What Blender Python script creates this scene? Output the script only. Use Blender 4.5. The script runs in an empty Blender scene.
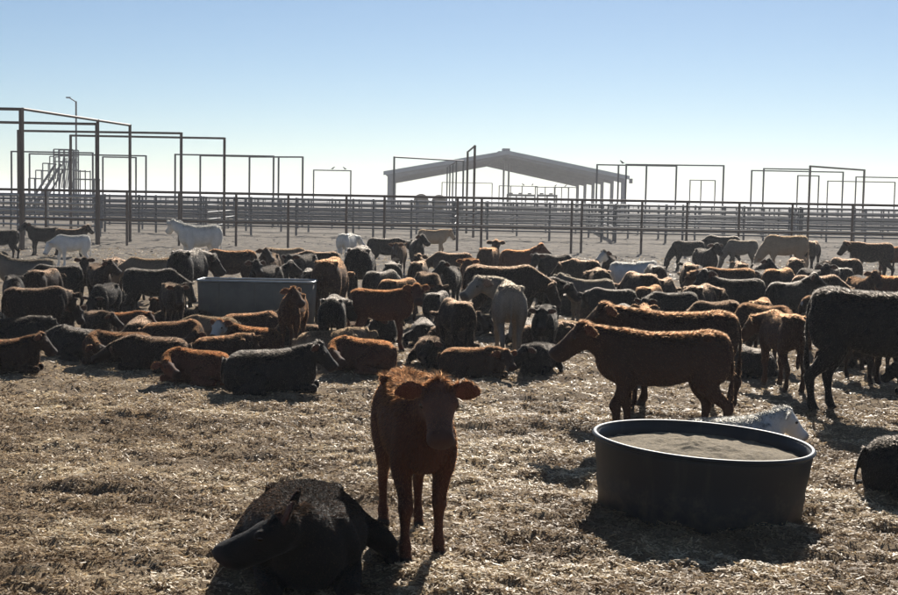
import bpy, math, random
import numpy as np
from mathutils import Vector, Matrix

R = math.radians
scene = bpy.context.scene
col = scene.collection

# ------------------------------------------------------------------ camera
F, CX, CY, H = 1300.0, 449.0, 297.5, 1.70           # focal length in photo pixels, centre, eye height
PITCH, ROLL = R(4.22), R(1.05)
_r0 = Vector((1, 0, 0)); _f = Vector((0, math.cos(PITCH), -math.sin(PITCH))); _u0 = _r0.cross(_f)
_rt = _r0 * math.cos(ROLL) + _u0 * math.sin(ROLL)
_up = _u0 * math.cos(ROLL) - _r0 * math.sin(ROLL)
cam_d = bpy.data.cameras.new('camera'); cam = bpy.data.objects.new('camera', cam_d); col.objects.link(cam)
cam_d.sensor_width = 36; cam_d.lens = F / 898 * 36; cam_d.clip_end = 8000; cam_d.clip_start = 0.05
m = Matrix((_rt, _up, -_f)).transposed().to_4x4(); m.translation = (0, 0, H)
cam.matrix_world = m
scene.camera = cam

# ------------------------------------------------------------------ sky and sun
SUN_EL, SUN_AZ = R(30), R(11)                          # azimuth from +Y towards +X
world = bpy.data.worlds.new('World'); scene.world = world; world.use_nodes = True
wn = world.node_tree
bg = wn.nodes['Background']; bg.inputs['Strength'].default_value = 0.05
sky = wn.nodes.new('ShaderNodeTexSky'); sky.sky_type = 'NISHITA'; sky.sun_disc = False
sky.sun_elevation = SUN_EL; sky.sun_rotation = SUN_AZ
sky.altitude = 800; sky.air_density = 0.85; sky.dust_density = 0.12; sky.ozone_density = 2.2
wn.links.new(sky.outputs[0], bg.inputs[0])
sl = bpy.data.lights.new('sun', 'SUN'); sl.energy = 5.0; sl.angle = R(0.5); sl.color = (1.0, 0.94, 0.85)
sun = bpy.data.objects.new('sun', sl); col.objects.link(sun)
sd = Vector((math.sin(SUN_AZ) * math.cos(SUN_EL), math.cos(SUN_AZ) * math.cos(SUN_EL), math.sin(SUN_EL)))
sun.rotation_euler = sd.to_track_quat('Z', 'Y').to_euler(); sun.location = (8, 60, 40)
vs = scene.view_settings
vs.view_transform = 'Standard'; vs.look = 'None'; vs.exposure = 0.7; vs.gamma = 1.0; vs.use_curve_mapping = False

def ray(px, py):
    return _f + _rt * ((px - CX) / F) + _up * (-(py - CY) / F)
def on_z(px, py, z=0.0):                              # the point at height z that the photo shows at (px, py)
    d = ray(px, py); t = (z - H) / d.z
    return Vector((d.x * t, d.y * t, z))
def on_y(px, py, Y):
    d = ray(px, py); t = Y / d.y
    return Vector((d.x * t, Y, H + d.z * t))
def hor(px):
    return 201.5 + (px - 449) * math.tan(ROLL)

# ------------------------------------------------------------------ helpers
def tag(o, label=None, cat=None, group=None, kind=None):
    if label: o['label'] = label
    if cat: o['category'] = cat
    if group: o['group'] = group
    if kind: o['kind'] = kind
    return o
def link(name, me, mat=None, parent=None):
    o = bpy.data.objects.new(name, me); col.objects.link(o)
    if parent: o.parent = parent
    if mat and me is not None and not me.materials: me.materials.append(mat)
    return o
def empty(name, loc=(0, 0, 0), rz=0):
    o = bpy.data.objects.new(name, None); col.objects.link(o); o.location = loc; o.rotation_euler.z = rz
    o.empty_display_size = .2
    return o
def np_mesh(name, verts, faces_flat, face_sizes, smooth=False):
    me = bpy.data.meshes.new(name)
    verts = np.asarray(verts, np.float32); faces_flat = np.asarray(faces_flat, np.int32); face_sizes = np.asarray(face_sizes, np.int32)
    me.vertices.add(len(verts)); me.vertices.foreach_set('co', verts.ravel())
    me.loops.add(len(faces_flat)); me.loops.foreach_set('vertex_index', faces_flat)
    me.polygons.add(len(face_sizes))
    st = np.concatenate(([0], np.cumsum(face_sizes)[:-1])).astype(np.int32)
    me.polygons.foreach_set('loop_start', st); me.polygons.foreach_set('loop_total', face_sizes)
    if smooth: me.polygons.foreach_set('use_smooth', np.ones(len(face_sizes), bool))
    me.update(calc_edges=True); me.validate()
    return me

# ------------------------------------------------------------------ materials
def new_mat(name):
    mt = bpy.data.materials.new(name); mt.use_nodes = True
    nt = mt.node_tree; nt.nodes.clear()
    return mt, nt, nt.nodes, nt.links
def N(nodes, t, **kw):
    n = nodes.new(t)
    for k, v in kw.items():
        if k in n.inputs: n.inputs[k].default_value = v
        else: setattr(n, k, v)
    return n
def mixc(nt, fac, a, b):
    n = nt.nodes.new('ShaderNodeMix'); n.data_type = 'RGBA'
    for sock, v in ((n.inputs[0], fac), (n.inputs[6], a), (n.inputs[7], b)):
        if hasattr(v, 'is_output'): nt.links.new(v, sock)
        else: sock.default_value = v if not isinstance(v, tuple) else (v + (1,) if len(v) == 3 else v)
    return n.outputs[2]
def simple(name, c1, c2, scale=6.0, rough=0.7, metal=0.0, bump=0.0, spec=0.5, detail=6, coord='Object'):
    mt, nt, nd, lk = new_mat(name)
    out = N(nd, 'ShaderNodeOutputMaterial'); p = N(nd, 'ShaderNodeBsdfPrincipled')
    tc = N(nd, 'ShaderNodeTexCoord'); nz = N(nd, 'ShaderNodeTexNoise', Scale=scale, Detail=detail, Roughness=.65)
    lk.new(tc.outputs[coord], nz.inputs['Vector'])
    cr = N(nd, 'ShaderNodeValToRGB'); cr.color_ramp.elements[0].position = .35; cr.color_ramp.elements[1].position = .65
    lk.new(nz.outputs[0], cr.inputs[0])
    lk.new(mixc(nt, cr.outputs[0], c1, c2), p.inputs['Base Color'])
    p.inputs['Roughness'].default_value = rough; p.inputs['Metallic'].default_value = metal; p.inputs['Specular IOR Level'].default_value = spec
    if bump:
        b = N(nd, 'ShaderNodeBump', Strength=bump, Distance=.02); lk.new(nz.outputs[0], b.inputs['Height']); lk.new(b.outputs[0], p.inputs['Normal'])
    lk.new(p.outputs[0], out.inputs[0])
    return mt

M = {}
M['pipe'] = simple('weathered_pipe', (.055, .038, .032), (.10, .062, .045), 9, .62, .25)
M['pipe_pale'] = simple('galvanised_rail', (.42, .41, .39), (.30, .26, .23), 3, .42, .55)
M['pipe_dark'] = simple('dark_pipe', (.06, .066, .078), (.09, .088, .092), 4, .6, .3)
M['gate'] = simple('blue_grey_gate_paint', (.075, .09, .11), (.10, .10, .11), 5, .5, .2)
M['shed'] = simple('white_sheet_steel', (.30, .32, .37), (.25, .27, .31), .8, .45, .1)
M['shed_frame'] = simple('shed_frame_paint', (.20, .20, .23), (.16, .16, .18), 1.5, .5, .1)
M['trough'] = simple('galvanised_trough_sheet', (.165, .145, .115), (.10, .09, .074), 3, .9, .0, .15)
M['trough_rim'] = simple('galvanised_rim', (.35, .37, .38), (.24, .25, .26), 8, .38, .7)
mt, nt, nd, lk = new_mat('black_stock_tank_plastic')
out = N(nd, 'ShaderNodeOutputMaterial'); p = N(nd, 'ShaderNodeBsdfPrincipled', Roughness=.5); p.inputs['Specular IOR Level'].default_value = .3
tc0 = N(nd, 'ShaderNodeTexCoord'); sp0 = N(nd, 'ShaderNodeSeparateXYZ'); lk.new(tc0.outputs['Object'], sp0.inputs[0])
nA = N(nd, 'ShaderNodeTexNoise', Scale=9, Detail=8, Roughness=.75); nB = N(nd, 'ShaderNodeTexNoise', Scale=2.5, Detail=4); mp = N(nd, 'ShaderNodeMapping'); mp.inputs['Scale'].default_value = (9, 9, 1.2); nC = N(nd, 'ShaderNodeTexNoise', Scale=1.6, Detail=5)
lk.new(tc0.outputs['Object'], nA.inputs[0]); lk.new(tc0.outputs['Object'], nB.inputs[0]); lk.new(tc0.outputs['Object'], mp.inputs[0]); lk.new(mp.outputs[0], nC.inputs[0])
rm = N(nd, 'ShaderNodeMapRange'); rm.inputs[1].default_value = .30; rm.inputs[2].default_value = 0.0; rm.inputs[3].default_value = -.16; rm.inputs[4].default_value = .16; lk.new(sp0.outputs['Z'], rm.inputs[0])
ad = N(nd, 'ShaderNodeMath', operation='ADD'); lk.new(nA.outputs[0], ad.inputs[0]); lk.new(rm.outputs[0], ad.inputs[1])
rA = N(nd, 'ShaderNodeValToRGB'); rA.color_ramp.elements[0].position = .5; rA.color_ramp.elements[1].position = .72; lk.new(ad.outputs[0], rA.inputs[0])
rC = N(nd, 'ShaderNodeValToRGB'); rC.color_ramp.elements[0].position = .55; rC.color_ramp.elements[1].position = .75; lk.new(nC.outputs[0], rC.inputs[0])
tk = mixc(nt, nB.outputs[0], (.008, .010, .014), (.016, .018, .022)); tk = mixc(nt, rC.outputs[0], tk, (.032, .031, .030)); tk = mixc(nt, rA.outputs[0], tk, (.060, .050, .040))
lk.new(tk, p.inputs['Base Color']); lk.new(p.outputs[0], out.inputs[0]); M['tank'] = mt
M['bird'] = simple('bird_feathers', (.03, .03, .035), (.06, .055, .05), 30, .8)
M['bale'] = simple('weathered_hay', (.16, .12, .07), (.09, .07, .045), 9, .95, 0, .6)
M['pole'] = simple('grey_pole', (.16, .16, .17), (.12, .12, .12), 3, .5, .4)
M['trailer'] = simple('trailer_steel', (.10, .11, .12), (.16, .15, .14), 4, .6, .3)

# ------------------------------------------------------------------ ground
def vnoise(x, y, seed):
    """smooth value noise on arrays"""
    xi = np.floor(x).astype(np.int64); yi = np.floor(y).astype(np.int64)
    fx = x - xi; fy = y - yi; fx = fx * fx * (3 - 2 * fx); fy = fy * fy * (3 - 2 * fy)
    def h(a, b):
        n = (a * 374761393 + b * 668265263 + seed * 974711) & 0x7fffffff
        n = ((n ^ (n >> 13)) * 1274126177) & 0x7fffffff
        n = (n ^ (n >> 16)) & 0xffff
        return n / 65535.0
    return (h(xi, yi) * (1 - fx) + h(xi + 1, yi) * fx) * (1 - fy) + (h(xi, yi + 1) * (1 - fx) + h(xi + 1, yi + 1) * fx) * fy
def ground_z(x, y):
    x = np.asarray(x, float); y = np.asarray(y, float)
    near = np.clip((26 - y) / 12, 0, 1)
    z = .030 * (vnoise(x * 1.7, y * 1.7, 1) - .5) + .030 * (vnoise(x * 4.3, y * 4.3, 2) - .5)
    z += near * (.034 * (vnoise(x * 9, y * 11, 3) - .5) + .018 * (vnoise(x * 21, y * 25, 4) - .5))
    pit = vnoise(x * 3.1 + 9, y * 4.2, 7); z -= .035 * np.clip(pit - .68, 0, 1) / .3
    hoof = vnoise(x * 7.3 + 4, y * 6.1 + 2, 9); z -= near * .030 * np.clip((hoof - .70) / .12, 0, 1)
    mid = np.clip((y - 18) / 8, 0, 1) * np.clip((75 - y) / 15, 0, 1)
    z = z + mid * (.04 * (vnoise(x * 1.3, y * 1.1, 5) - .5) + .035 * (vnoise(x * 2.9, y * 2.1, 6) - .5))
    return z * np.clip((75 - y) / 15, 0, 1)
def axis(parts):
    a = []
    for lo, hi, st in parts: a += list(np.arange(lo, hi, st))
    return np.array(a)
ys = axis([(-60, 2, 6), (2, 4.5, .25), (4.5, 12, .045), (12, 20, .08), (20, 62, .2), (62, 200, 6), (200, 4001, 200)])
xh = axis([(0, 3.2, .045), (3.2, 7.2, .07), (7.2, 24, .25), (24, 120, 6), (120, 3001, 180)])
xs = np.concatenate((-xh[:0:-1], xh))
gx, gy = np.meshgrid(xs, ys); gz = ground_z(gx, gy)
nx, ny = len(xs), len(ys)
idx = np.arange(nx * ny).reshape(ny, nx)
quads = np.stack([idx[:-1, :-1], idx[:-1, 1:], idx[1:, 1:], idx[1:, :-1]], -1).reshape(-1, 4)
gme = np_mesh('ground', np.stack([gx, gy, gz], -1).reshape(-1, 3), quads.ravel(), np.full(len(quads), 4), True)

mt, nt, nd, lk = new_mat('trampled_pen_ground')
out = N(nd, 'ShaderNodeOutputMaterial'); p = N(nd, 'ShaderNodeBsdfPrincipled', Roughness=.95); p.inputs['Specular IOR Level'].default_value = .15
geo = N(nd, 'ShaderNodeNewGeometry'); sep = N(nd, 'ShaderNodeSeparateXYZ'); lk.new(geo.outputs['Position'], sep.inputs[0])
n1 = N(nd, 'ShaderNodeTexNoise', Scale=2.2, Detail=8, Roughness=.7); n2 = N(nd, 'ShaderNodeTexNoise', Scale=55, Detail=5, Roughness=.7); n3 = N(nd, 'ShaderNodeTexNoise', Scale=.25, Detail=5)
for n in (n1, n2, n3): lk.new(geo.outputs['Position'], n.inputs['Vector'])
r2 = N(nd, 'ShaderNodeValToRGB'); r2.color_ramp.elements[0].position = .42; r2.color_ramp.elements[1].position = .6; lk.new(n2.outputs[0], r2.inputs[0])
r1 = N(nd, 'ShaderNodeValToRGB'); r1.color_ramp.elements[0].position = .38; r1.color_ramp.elements[1].position = .62; lk.new(n1.outputs[0], r1.inputs[0])
straw = mixc(nt, r2.outputs[0], (.22, .155, .095), (.50, .38, .23))
straw = mixc(nt, r1.outputs[0], (.20, .142, .09), straw)
dirt = mixc(nt, n3.outputs[0], (.20, .165, .122), (.30, .25, .19))
dirt = mixc(nt, r1.outputs[0], (.10, .086, .072), dirt)
mr = N(nd, 'ShaderNodeMapRange'); mr.inputs[1].default_value = 16; mr.inputs[2].default_value = 34; lk.new(sep.outputs['Y'], mr.inputs[0])
lk.new(mixc(nt, mr.outputs[0], straw, dirt), p.inputs['Base Color'])
b = N(nd, 'ShaderNodeBump', Strength=1.0, Distance=.03); lk.new(n2.outputs[0], b.inputs['Height']); lk.new(b.outputs[0], p.inputs['Normal'])
lk.new(p.outputs[0], out.inputs[0])
M['ground'] = mt
ground = tag(link('ground', gme, mt), kind='structure')

# straw litter: loose flakes of bedding, uncountable
rng = np.random.default_rng(5)
def flakes(n, y0, y1, lmin, lmax, w, power=1.0):
    y = y0 + (y1 - y0) * rng.random(n) ** power
    x = (rng.random(n) * 2 - 1) * (y * .37 + .6)
    keep = (.55 * vnoise(x * 1.9, y * 2.3, 14) + .45 * vnoise(x * 5.5, y * 6.5, 15)) > .10 + .30 * rng.random(n)
    x, y = x[keep], y[keep]; n = len(x)
    z = ground_z(x, y) + .004 + .012 * rng.random(n) ** 2
    L = lmin + (lmax - lmin) * rng.random(n) ** 2; W = w * (.5 + rng.random(n))
    yaw = rng.random(n) * 2 * np.pi; pit = rng.normal(0, .2, n); rol = rng.normal(0, .35, n)
    d = np.stack([np.cos(yaw) * np.cos(pit), np.sin(yaw) * np.cos(pit), np.sin(pit)], -1)
    s0 = np.stack([-np.sin(yaw), np.cos(yaw), np.zeros(n)], -1); u = np.cross(d, s0)
    s = s0 * np.cos(rol)[:, None] + u * np.sin(rol)[:, None]
    c = np.stack([x, y, z], -1); d = d * L[:, None] / 2; s = s * W[:, None] / 2
    bend = np.array([0, 0, 1.]) * (L * .12)[:, None]
    return np.stack([c - d - s, c - d + s, c + d + s + bend, c + d - s + bend], 1)
q = np.concatenate([flakes(230000, 4.6, 11, .008, .05, .007), flakes(80000, 10, 19, .015, .06, .010), flakes(25000, 18, 42, .03, .09, .022)])
nq = len(q)
sme = np_mesh('straw_litter', q.reshape(-1, 3), np.arange(nq * 4), np.full(nq, 4))
ca = sme.attributes.new('tone', 'FLOAT', 'FACE')
patch = vnoise(q[:, 0, 0] * 2.6, q[:, 0, 1] * 3.2, 11)
tone = np.clip(rng.random(nq) * .7 + (patch - .5) * .9 + .12, 0, 1)
ca.data.foreach_set('value', tone.astype(np.float32))
mt, nt, nd, lk = new_mat('dry_straw')
out = N(nd, 'ShaderNodeOutputMaterial'); at = N(nd, 'ShaderNodeAttribute', attribute_name='tone')
cr = N(nd, 'ShaderNodeValToRGB'); e = cr.color_ramp.elements
e[0].position = 0; e[0].color = (.15, .10, .058, 1); e[1].position = 1; e[1].color = (.84, .72, .50, 1)
for ps, c in ((.35, (.38, .27, .16, 1)), (.68, (.66, .51, .31, 1))):
    k = e.new(ps); k.color = c
lk.new(at.outputs['Fac'], cr.inputs[0])
p = N(nd, 'ShaderNodeBsdfPrincipled', Roughness=.5); ml = N(nd, 'ShaderNodeMath', operation='MULTIPLY'); ml.inputs[1].default_value = .28; lk.new(at.outputs['Fac'], ml.inputs[0]); lk.new(ml.outputs[0], p.inputs['Specular IOR Level']); tr = N(nd, 'ShaderNodeBsdfTranslucent'); mx = N(nd, 'ShaderNodeMixShader', Fac=.4)
lk.new(cr.outputs[0], p.inputs['Base Color']); lk.new(cr.outputs[0], tr.inputs['Color']); lk.new(p.outputs[0], mx.inputs[1]); lk.new(tr.outputs[0], mx.inputs[2]); lk.new(mx.outputs[0], out.inputs[0])
tag(link('straw_litter', sme, mt), 'loose straw and wood-chip litter trampled over the pen floor', 'straw', kind='stuff')
M['straw'] = mt

# dung clods: small dark lumps
def lump_mesh(n_lumps, place, seed, rmin, rmax, name):
    r = np.random.default_rng(seed); V = []; Fc = []; off = 0
    base = []; fb = []
    nu, nv = 9, 5
    for j in range(1, nv):
        for i in range(nu):
            th = math.pi * j / nv; ph = 2 * math.pi * i / nu; base.append((math.sin(th) * math.cos(ph), math.sin(th) * math.sin(ph), math.cos(th)))
    base.append((0, 0, 1)); base.append((0, 0, -1)); base = np.array(base); top, bot = len(base) - 2, len(base) - 1
    for j in range(nv - 2):
        for i in range(nu): fb.append((j * nu + i, (j + 1) * nu + i, (j + 1) * nu + (i + 1) % nu, j * nu + (i + 1) % nu))
    ft = [(i, (i + 1) % nu, top) for i in range(nu)] + [((nv - 2) * nu + (i + 1) % nu, (nv - 2) * nu + i, bot) for i in range(nu)]
    flat = []; sizes = []
    for k in range(n_lumps):
        x, y, z = place(r); rr = rmin + (rmax - rmin) * r.random() ** 2
        v = base * (1 + .75 * (r.random((len(base), 1)) - .5)) * rr * np.array([1 + .5 * r.random(), 1 + .4 * r.random(), .5 + .25 * r.random()])
        V.append(v + (x, y, z + rr * .1))
        for f in fb + ft: flat += [a + off for a in f]; sizes.append(len(f))
        off += len(base)
    return np_mesh(name, np.concatenate(V), flat, sizes, True)
def far_clod(r):
    y = 22 + 40 * r.random() ** 1.1; x = (r.random() * 2 - 1) * (y * .37 + .3)
    return x, y, float(ground_z(x, y))
M['far_clod'] = simple('dry_trampled_clods', (.12, .105, .088), (.19, .165, .14), 20, .95, 0, .5)
tag(link('dirt_clods', lump_mesh(1500, far_clod, 18, .012, .04, 'dirt_clods'), M['far_clod']), 'grey trampled clods covering the bare ground along the fence', 'clods', kind='stuff')

# ------------------------------------------------------------------ pipes
def cyl_mesh(name, seg=10):
    v = []; f = []; s = []
    for z in (0, 1):
        for i in range(seg): v.append((math.cos(2 * math.pi * i / seg), math.sin(2 * math.pi * i / seg), z))
    for i in range(seg): f += [i, (i + 1) % seg, seg + (i + 1) % seg, seg + i]; s.append(4)
    f += list(range(seg))[::-1]; s.append(seg); f += list(range(seg, 2 * seg)); s.append(seg)
    return np_mesh(name, v, f, s)
CYL = {}
def pipe(name, a, b_, r, mat, parent):
    """one pipe between two points given in the parent's frame"""
    if mat not in CYL:
        CYL[mat] = cyl_mesh('pipe_' + mat); CYL[mat].materials.append(M[mat])
    a = Vector(a); b_ = Vector(b_); d = b_ - a
    o = bpy.data.objects.new(name, CYL[mat]); col.objects.link(o); o.parent = parent
    o.matrix_local = Matrix.Translation(a) @ d.to_track_quat('Z', 'Y').to_matrix().to_4x4() @ Matrix.Diagonal((r, r, d.length, 1))
    return o
def box_verts(x0, x1, y0, y1, z0, z1):
    v = [(x, y, z) for z in (z0, z1) for y in (y0, y1) for x in (x0, x1)]
    f = [(0, 2, 3, 1), (4, 5, 7, 6), (0, 1, 5, 4), (2, 6, 7, 3), (0, 4, 6, 2), (1, 3, 7, 5)]
    return v, f
def box(name, x0, x1, y0, y1, z0, z1, mat, parent):
    v, f = box_verts(x0, x1, y0, y1, z0, z1)
    me = bpy.data.meshes.new(name); me.from_pydata(v, [], f); me.update()
    o = link(name, me, M[mat], parent)
    return o

def X_at(px, D): return (px - CX) / F * D * 1.0       # ground x for a photo column at distance D
def fence(D0, D1, posts_px, h, rails, label, rp=.045, rr=.03, mat='pipe', tall=()):
    """a straight pipe fence; posts_px are photo columns, D0/D1 its distance at the first and last post"""
    n = len(posts_px); P = []
    for i, px in enumerate(posts_px):
        t = (px - posts_px[0]) / (posts_px[-1] - posts_px[0]); D = D0 + (D1 - D0) * t
        P.append(Vector((X_at(px, D), D, 0)))
    root = empty('pipe_fence', P[n // 2]); o0 = P[n // 2]
    tag(root, label, 'fence', 'pipe fences of the pens')
    for q_ in P: pipe('post', q_ - o0 - Vector((0, 0, .15)), q_ - o0 + Vector((0, 0, h + .03)), rp, mat, root)
    for z in rails:
        dy = -(rp + rr * .6) if z < h - .05 else 0
        pipe('rail', P[0] - o0 + Vector((0, dy, z)), P[-1] - o0 + Vector((0, dy, z)), rr if z < h - .05 else rr * 1.3, mat, root)
    return root
def spread(a, b_, n, seed=0, jit=.0):
    r = random.Random(seed); return [a + (b_ - a) * i / (n - 1) + r.uniform(-jit, jit) for i in range(n)]

fence(45, 45, [-40, 45, 98, 126, 178, 235, 287, 345, 383, 456, 480, 570, 580, 640, 685, 737, 790, 806, 850, 905, 960], 1.84, [1.84, .86],
      'brown two-rail pipe fence on tall posts directly behind the cattle', .043, .036)
fence(53, 50, [-60, -10, 20, 47, 98], 1.80, [.5, .78, 1.06, 1.34, 1.62], 'pale galvanised five-rail fence beside the tall corner frame', .05, .045, 'pipe_pale')
fence(60, 58, [104, 138, 155, 200, 250, 295, 352, 372, 410, 432, 486, 548, 600, 614, 664, 681, 742, 798, 852, 905, 950], 1.72, [.42, .67, .92, 1.17, 1.42, 1.66],
      'dark six-rail pipe fence just beyond the two-rail fence', .05, .04, 'pipe_dark')
fence(76, 74, spread(-40, 940, 33, 3, 5), 1.72, [.35, .62, .9, 1.17, 1.44, 1.68], 'six-rail pipe fence across the middle of the pens', .05, .045, 'pipe_dark')
fence(98, 98, spread(-40, 940, 37, 4, 5), 1.70, [.4, .7, 1.0, 1.3, 1.66], 'long five-rail pen fence before the open shed', .06, .055, 'pipe_dark')
fence(128, 124, spread(-40, 940, 41, 5, 4), 1.68, [.4, .8, 1.2, 1.62], 'pale hazy rail fence beside the open shed', .055, .05, 'pipe_pale')
fence(67, 66, spread(-30, 930, 29, 9, 6), 1.7, [.4, .66, .92, 1.18, 1.44, 1.66], 'bluish six-rail fence between the dark fence and the cross fences', .05, .045, 'gate')
fence(87, 85, spread(-40, 940, 35, 12, 5), 1.7, [.4, .72, 1.04, 1.36, 1.66], 'thin dark rail fence under the distant overhead frames', .05, .05, 'pipe_dark')
fence(235, 235, spread(-60, 960, 51, 6, 4), 1.65, [.4, .8, 1.2, 1.6], 'farthest thin rail fence beyond the open shed', .06, .06, 'pipe_dark')

def cross_fence(px0, D0, px1, D1, h, n, rails, label, mat='pipe_dark'):
    a = Vector((X_at(px0, D0), D0, 0)); b_ = Vector((X_at(px1, D1), D1, 0)); root = empty('pipe_fence', a); d = b_ - a
    tag(root, label, 'fence', 'pipe fences of the pens')
    for i in range(n): c = d * (i / (n - 1)); pipe('post', c - Vector((0, 0, .15)), c + Vector((0, 0, h + .02)), .045, mat, root)
    for k in range(rails): z = h * (k + 1) / rails - .03; pipe('rail', Vector((.06, 0, z)), d + Vector((.06, 0, z)), .033, mat, root)
cross_fence(205, 61, 262, 97, 1.7, 8, 5, 'cross fence running back from the dark fence below the left frames')
cross_fence(452, 61, 460, 97, 1.7, 8, 5, 'cross fence running back towards the shed gable')
cross_fence(612, 60, 585, 97, 1.7, 8, 5, 'cross fence running back towards the shed posts')
cross_fence(800, 60, 740, 97, 1.7, 8, 5, 'cross fence running back below the right-hand frames')

def gate(px0, D0, px1, D1, label):
    a = Vector((X_at(px0, D0), D0, 0)); d = Vector((X_at(px1, D1), D1, 0)) - a
    root = tag(empty('pipe_gate', a), label, 'gate', 'swing gates of the pens')
    for t in (0, .5, 1): pipe('upright', d * t + Vector((0, 0, .25)), d * t + Vector((0, 0, 1.68)), .03, 'gate', root)
    for k in range(6): z = .28 + k * .275; pipe('rail', Vector((0, 0, z)), d + Vector((0, 0, z)), .026, 'gate', root)
gate(99.5, 45.5, 94, 49.6, 'blue-grey gate swung open against the tall corner post')
gate(24, 45.6, 10, 49.5, 'blue-grey gate swung open behind the black cattle')
gate(203, 61, 197, 65, 'blue-grey gate folded back beyond the big white cow')
gate(796, 58.5, 789, 62, 'blue-grey gate folded back beyond the tan cow')

# tall overhead gate frames
def frame(px0, D0, px1, D1, h, label, r=.055, mat='pipe', extra=()):
    a = Vector((X_at(px0, D0), D0, 0)); d = Vector((X_at(px1, D1), D1, 0)) - a
    root = tag(empty('overhead_frame', a), label, 'gate frame', 'tall overhead gate frames')
    for t in (0, 1) + tuple(extra): pipe('post', d * t - Vector((0, 0, .2)), d * t + Vector((0, 0, h)), r, mat, root)
    k = d.normalized() * r * 1.2
    pipe('crossbar', Vector((0, 0, h - r * .6)) + k * 0, d + Vector((0, 0, h - r * .6)), r * .8, mat, root)
    return root
frame(22, 39.5, 129, 47.6, 4.28, 'long near frame with three posts and a sunlit sloping top bar', .055, 'pipe', extra=(.66,))
frame(-70, 39.3, 20.5, 39.3, 4.26, 'frame running out of view from the nearest tall post', .06)
frame(-70, 45.6, 96, 45.6, 4.2, 'frame running out of view from the post with the blue-grey gate', .06)
frame(18, 53.6, 180, 53.2, 4.3, 'wide dark frame behind the sloping top bar', .06)
frame(70, 57, 223, 57, 4.3, 'wide frame ending left of the single brown fence post', .06)
frame(11, 80, 92, 80, 4.3, 'distant frame before the loading ramp', .06, 'pipe_dark')
frame(29, 84, 145, 84, 4.3, 'distant frame behind the loading ramp steps', .06, 'pipe_dark')
frame(102, 88, 135, 88, 4.3, 'small distant frame beside the long near frame', .06, 'pipe_dark')
frame(174, 80, 272, 80, 4.3, 'distant frame crossing behind the wide frames', .06, 'pipe_dark')
frame(199, 82, 277, 82, 4.32, 'distant frame overlapping another beyond the white cow', .06, 'pipe_dark')
frame(248, 80.5, 301, 79, 4.25, 'distant narrow frame left of the frame with birds', .06, 'pipe_dark')
bird_frame = frame(312, 116, 349, 116, 4.3, 'small far frame with two birds on its bar', .065, 'pipe_dark')
frame(392, 79, 461, 84, 4.35, 'frame standing before the left shed slope', .06, 'pipe_dark')
frame(465, 70, 472, 62.5, 4.4, 'edge-on frame before the shed gable', .06)
frame(445, 98, 454, 84, 4.3, 'thin edge-on frame of grouped posts before the shed', .05, 'pipe_dark', extra=(.33, .66))
frame(440, 170, 490, 170, 4.2, 'low far frame below the shed roof on the left', .06, 'pipe_dark')
frame(594, 85, 673, 85, 4.3, 'frame beside the right shed corner', .06, 'pipe_dark', extra=(.27,))
frame(623, 84, 720, 83, 4.32, 'frame running right from the shed corner', .06, 'pipe_dark', extra=(.21,))
frame(687, 125, 712, 125, 4.2, 'small far frame standing inside a bigger frame', .06, 'pipe_dark', extra=(.44,))
frame(748, 92, 839, 92, 4.3, 'frame with the leftmost post of the right-hand cluster', .06, 'pipe_dark')
frame(760, 87, 806, 87, 4.3, 'frame joined to the thick post beyond the tan cow', .06, 'pipe_dark')
frame(806, 80, 860, 86, 4.3, 'frame with a thick brown post at its near end', .075, 'pipe')
frame(824, 118, 891, 118, 4.2, 'far frame seen through the right-hand cluster', .06, 'pipe_dark', extra=(.42,))
frame(852, 105, 960, 105, 4.3, 'frame running out of view past the right-hand cluster', .06, 'pipe_dark')
frame(794, 104, 815, 104, 4.3, 'small frame inside the right-hand cluster', .06, 'pipe_dark')

# birds
def bird_mesh():
    V = []; Fc = []; S = []
    st = [(-.13, .0, .008, .008), (-.08, .01, .022, .016), (-.02, .03, .045, .045), (.04, .06, .045, .05), (.075, .10, .028, .03), (.10, .115, .026, .026), (.125, .112, .010, .01), (.15, .108, .002, .002)]
    n = 10
    for (x, z, a, b_) in st:
        for i in range(n): t = 2 * math.pi * i / n; V.append((x, a * math.cos(t), z + .03 + b_ * math.sin(t)))
    for j in range(len(st) - 1):
        for i in range(n): Fc += [j * n + i, (j + 1) * n + i, (j + 1) * n + (i + 1) % n, j * n + (i + 1) % n]; S.append(4)
    Fc += list(range(n)); S.append(n); k = (len(st) - 1) * n; Fc += [k + i for i in range(n)][::-1]; S.append(n)
    for sy in (-.015, .015):                           # legs
        o = len(V); V += [(.0, sy - .004, -.03), (.008, sy + .004, -.03), (.008, sy + .004, .02), (.0, sy - .004, .02), (.004, sy + .006, .02), (.004, sy + .006, -.03)]
        for f in ((0, 1, 2, 3), (1, 5, 4, 2), (5, 0, 3, 4)): Fc += [a + o for a in f]; S.append(4)
    return np_mesh('bird', V, Fc, S, True)
BIRD = bird_mesh(); BIRD.materials.append(M['bird'])
def bird(px, D, z, yaw, label, s=1.5):
    o = link('bird', BIRD); o.location = (X_at(px, D), D, z + .03 * s); o.rotation_euler.z = R(yaw); o.scale = (s, s, s)
    tag(o, label, 'bird', 'birds perched on the pipe frames')
bird(331, 116, 4.3, 20, 'dark bird perched mid-bar on the small far frame')
bird(343, 116, 4.3, 160, 'dark bird perched near the end post of the small far frame')
bird(619, 85, 4.3, 200, 'dark bird perched on the bar at the right shed corner', 1.4)

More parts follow.
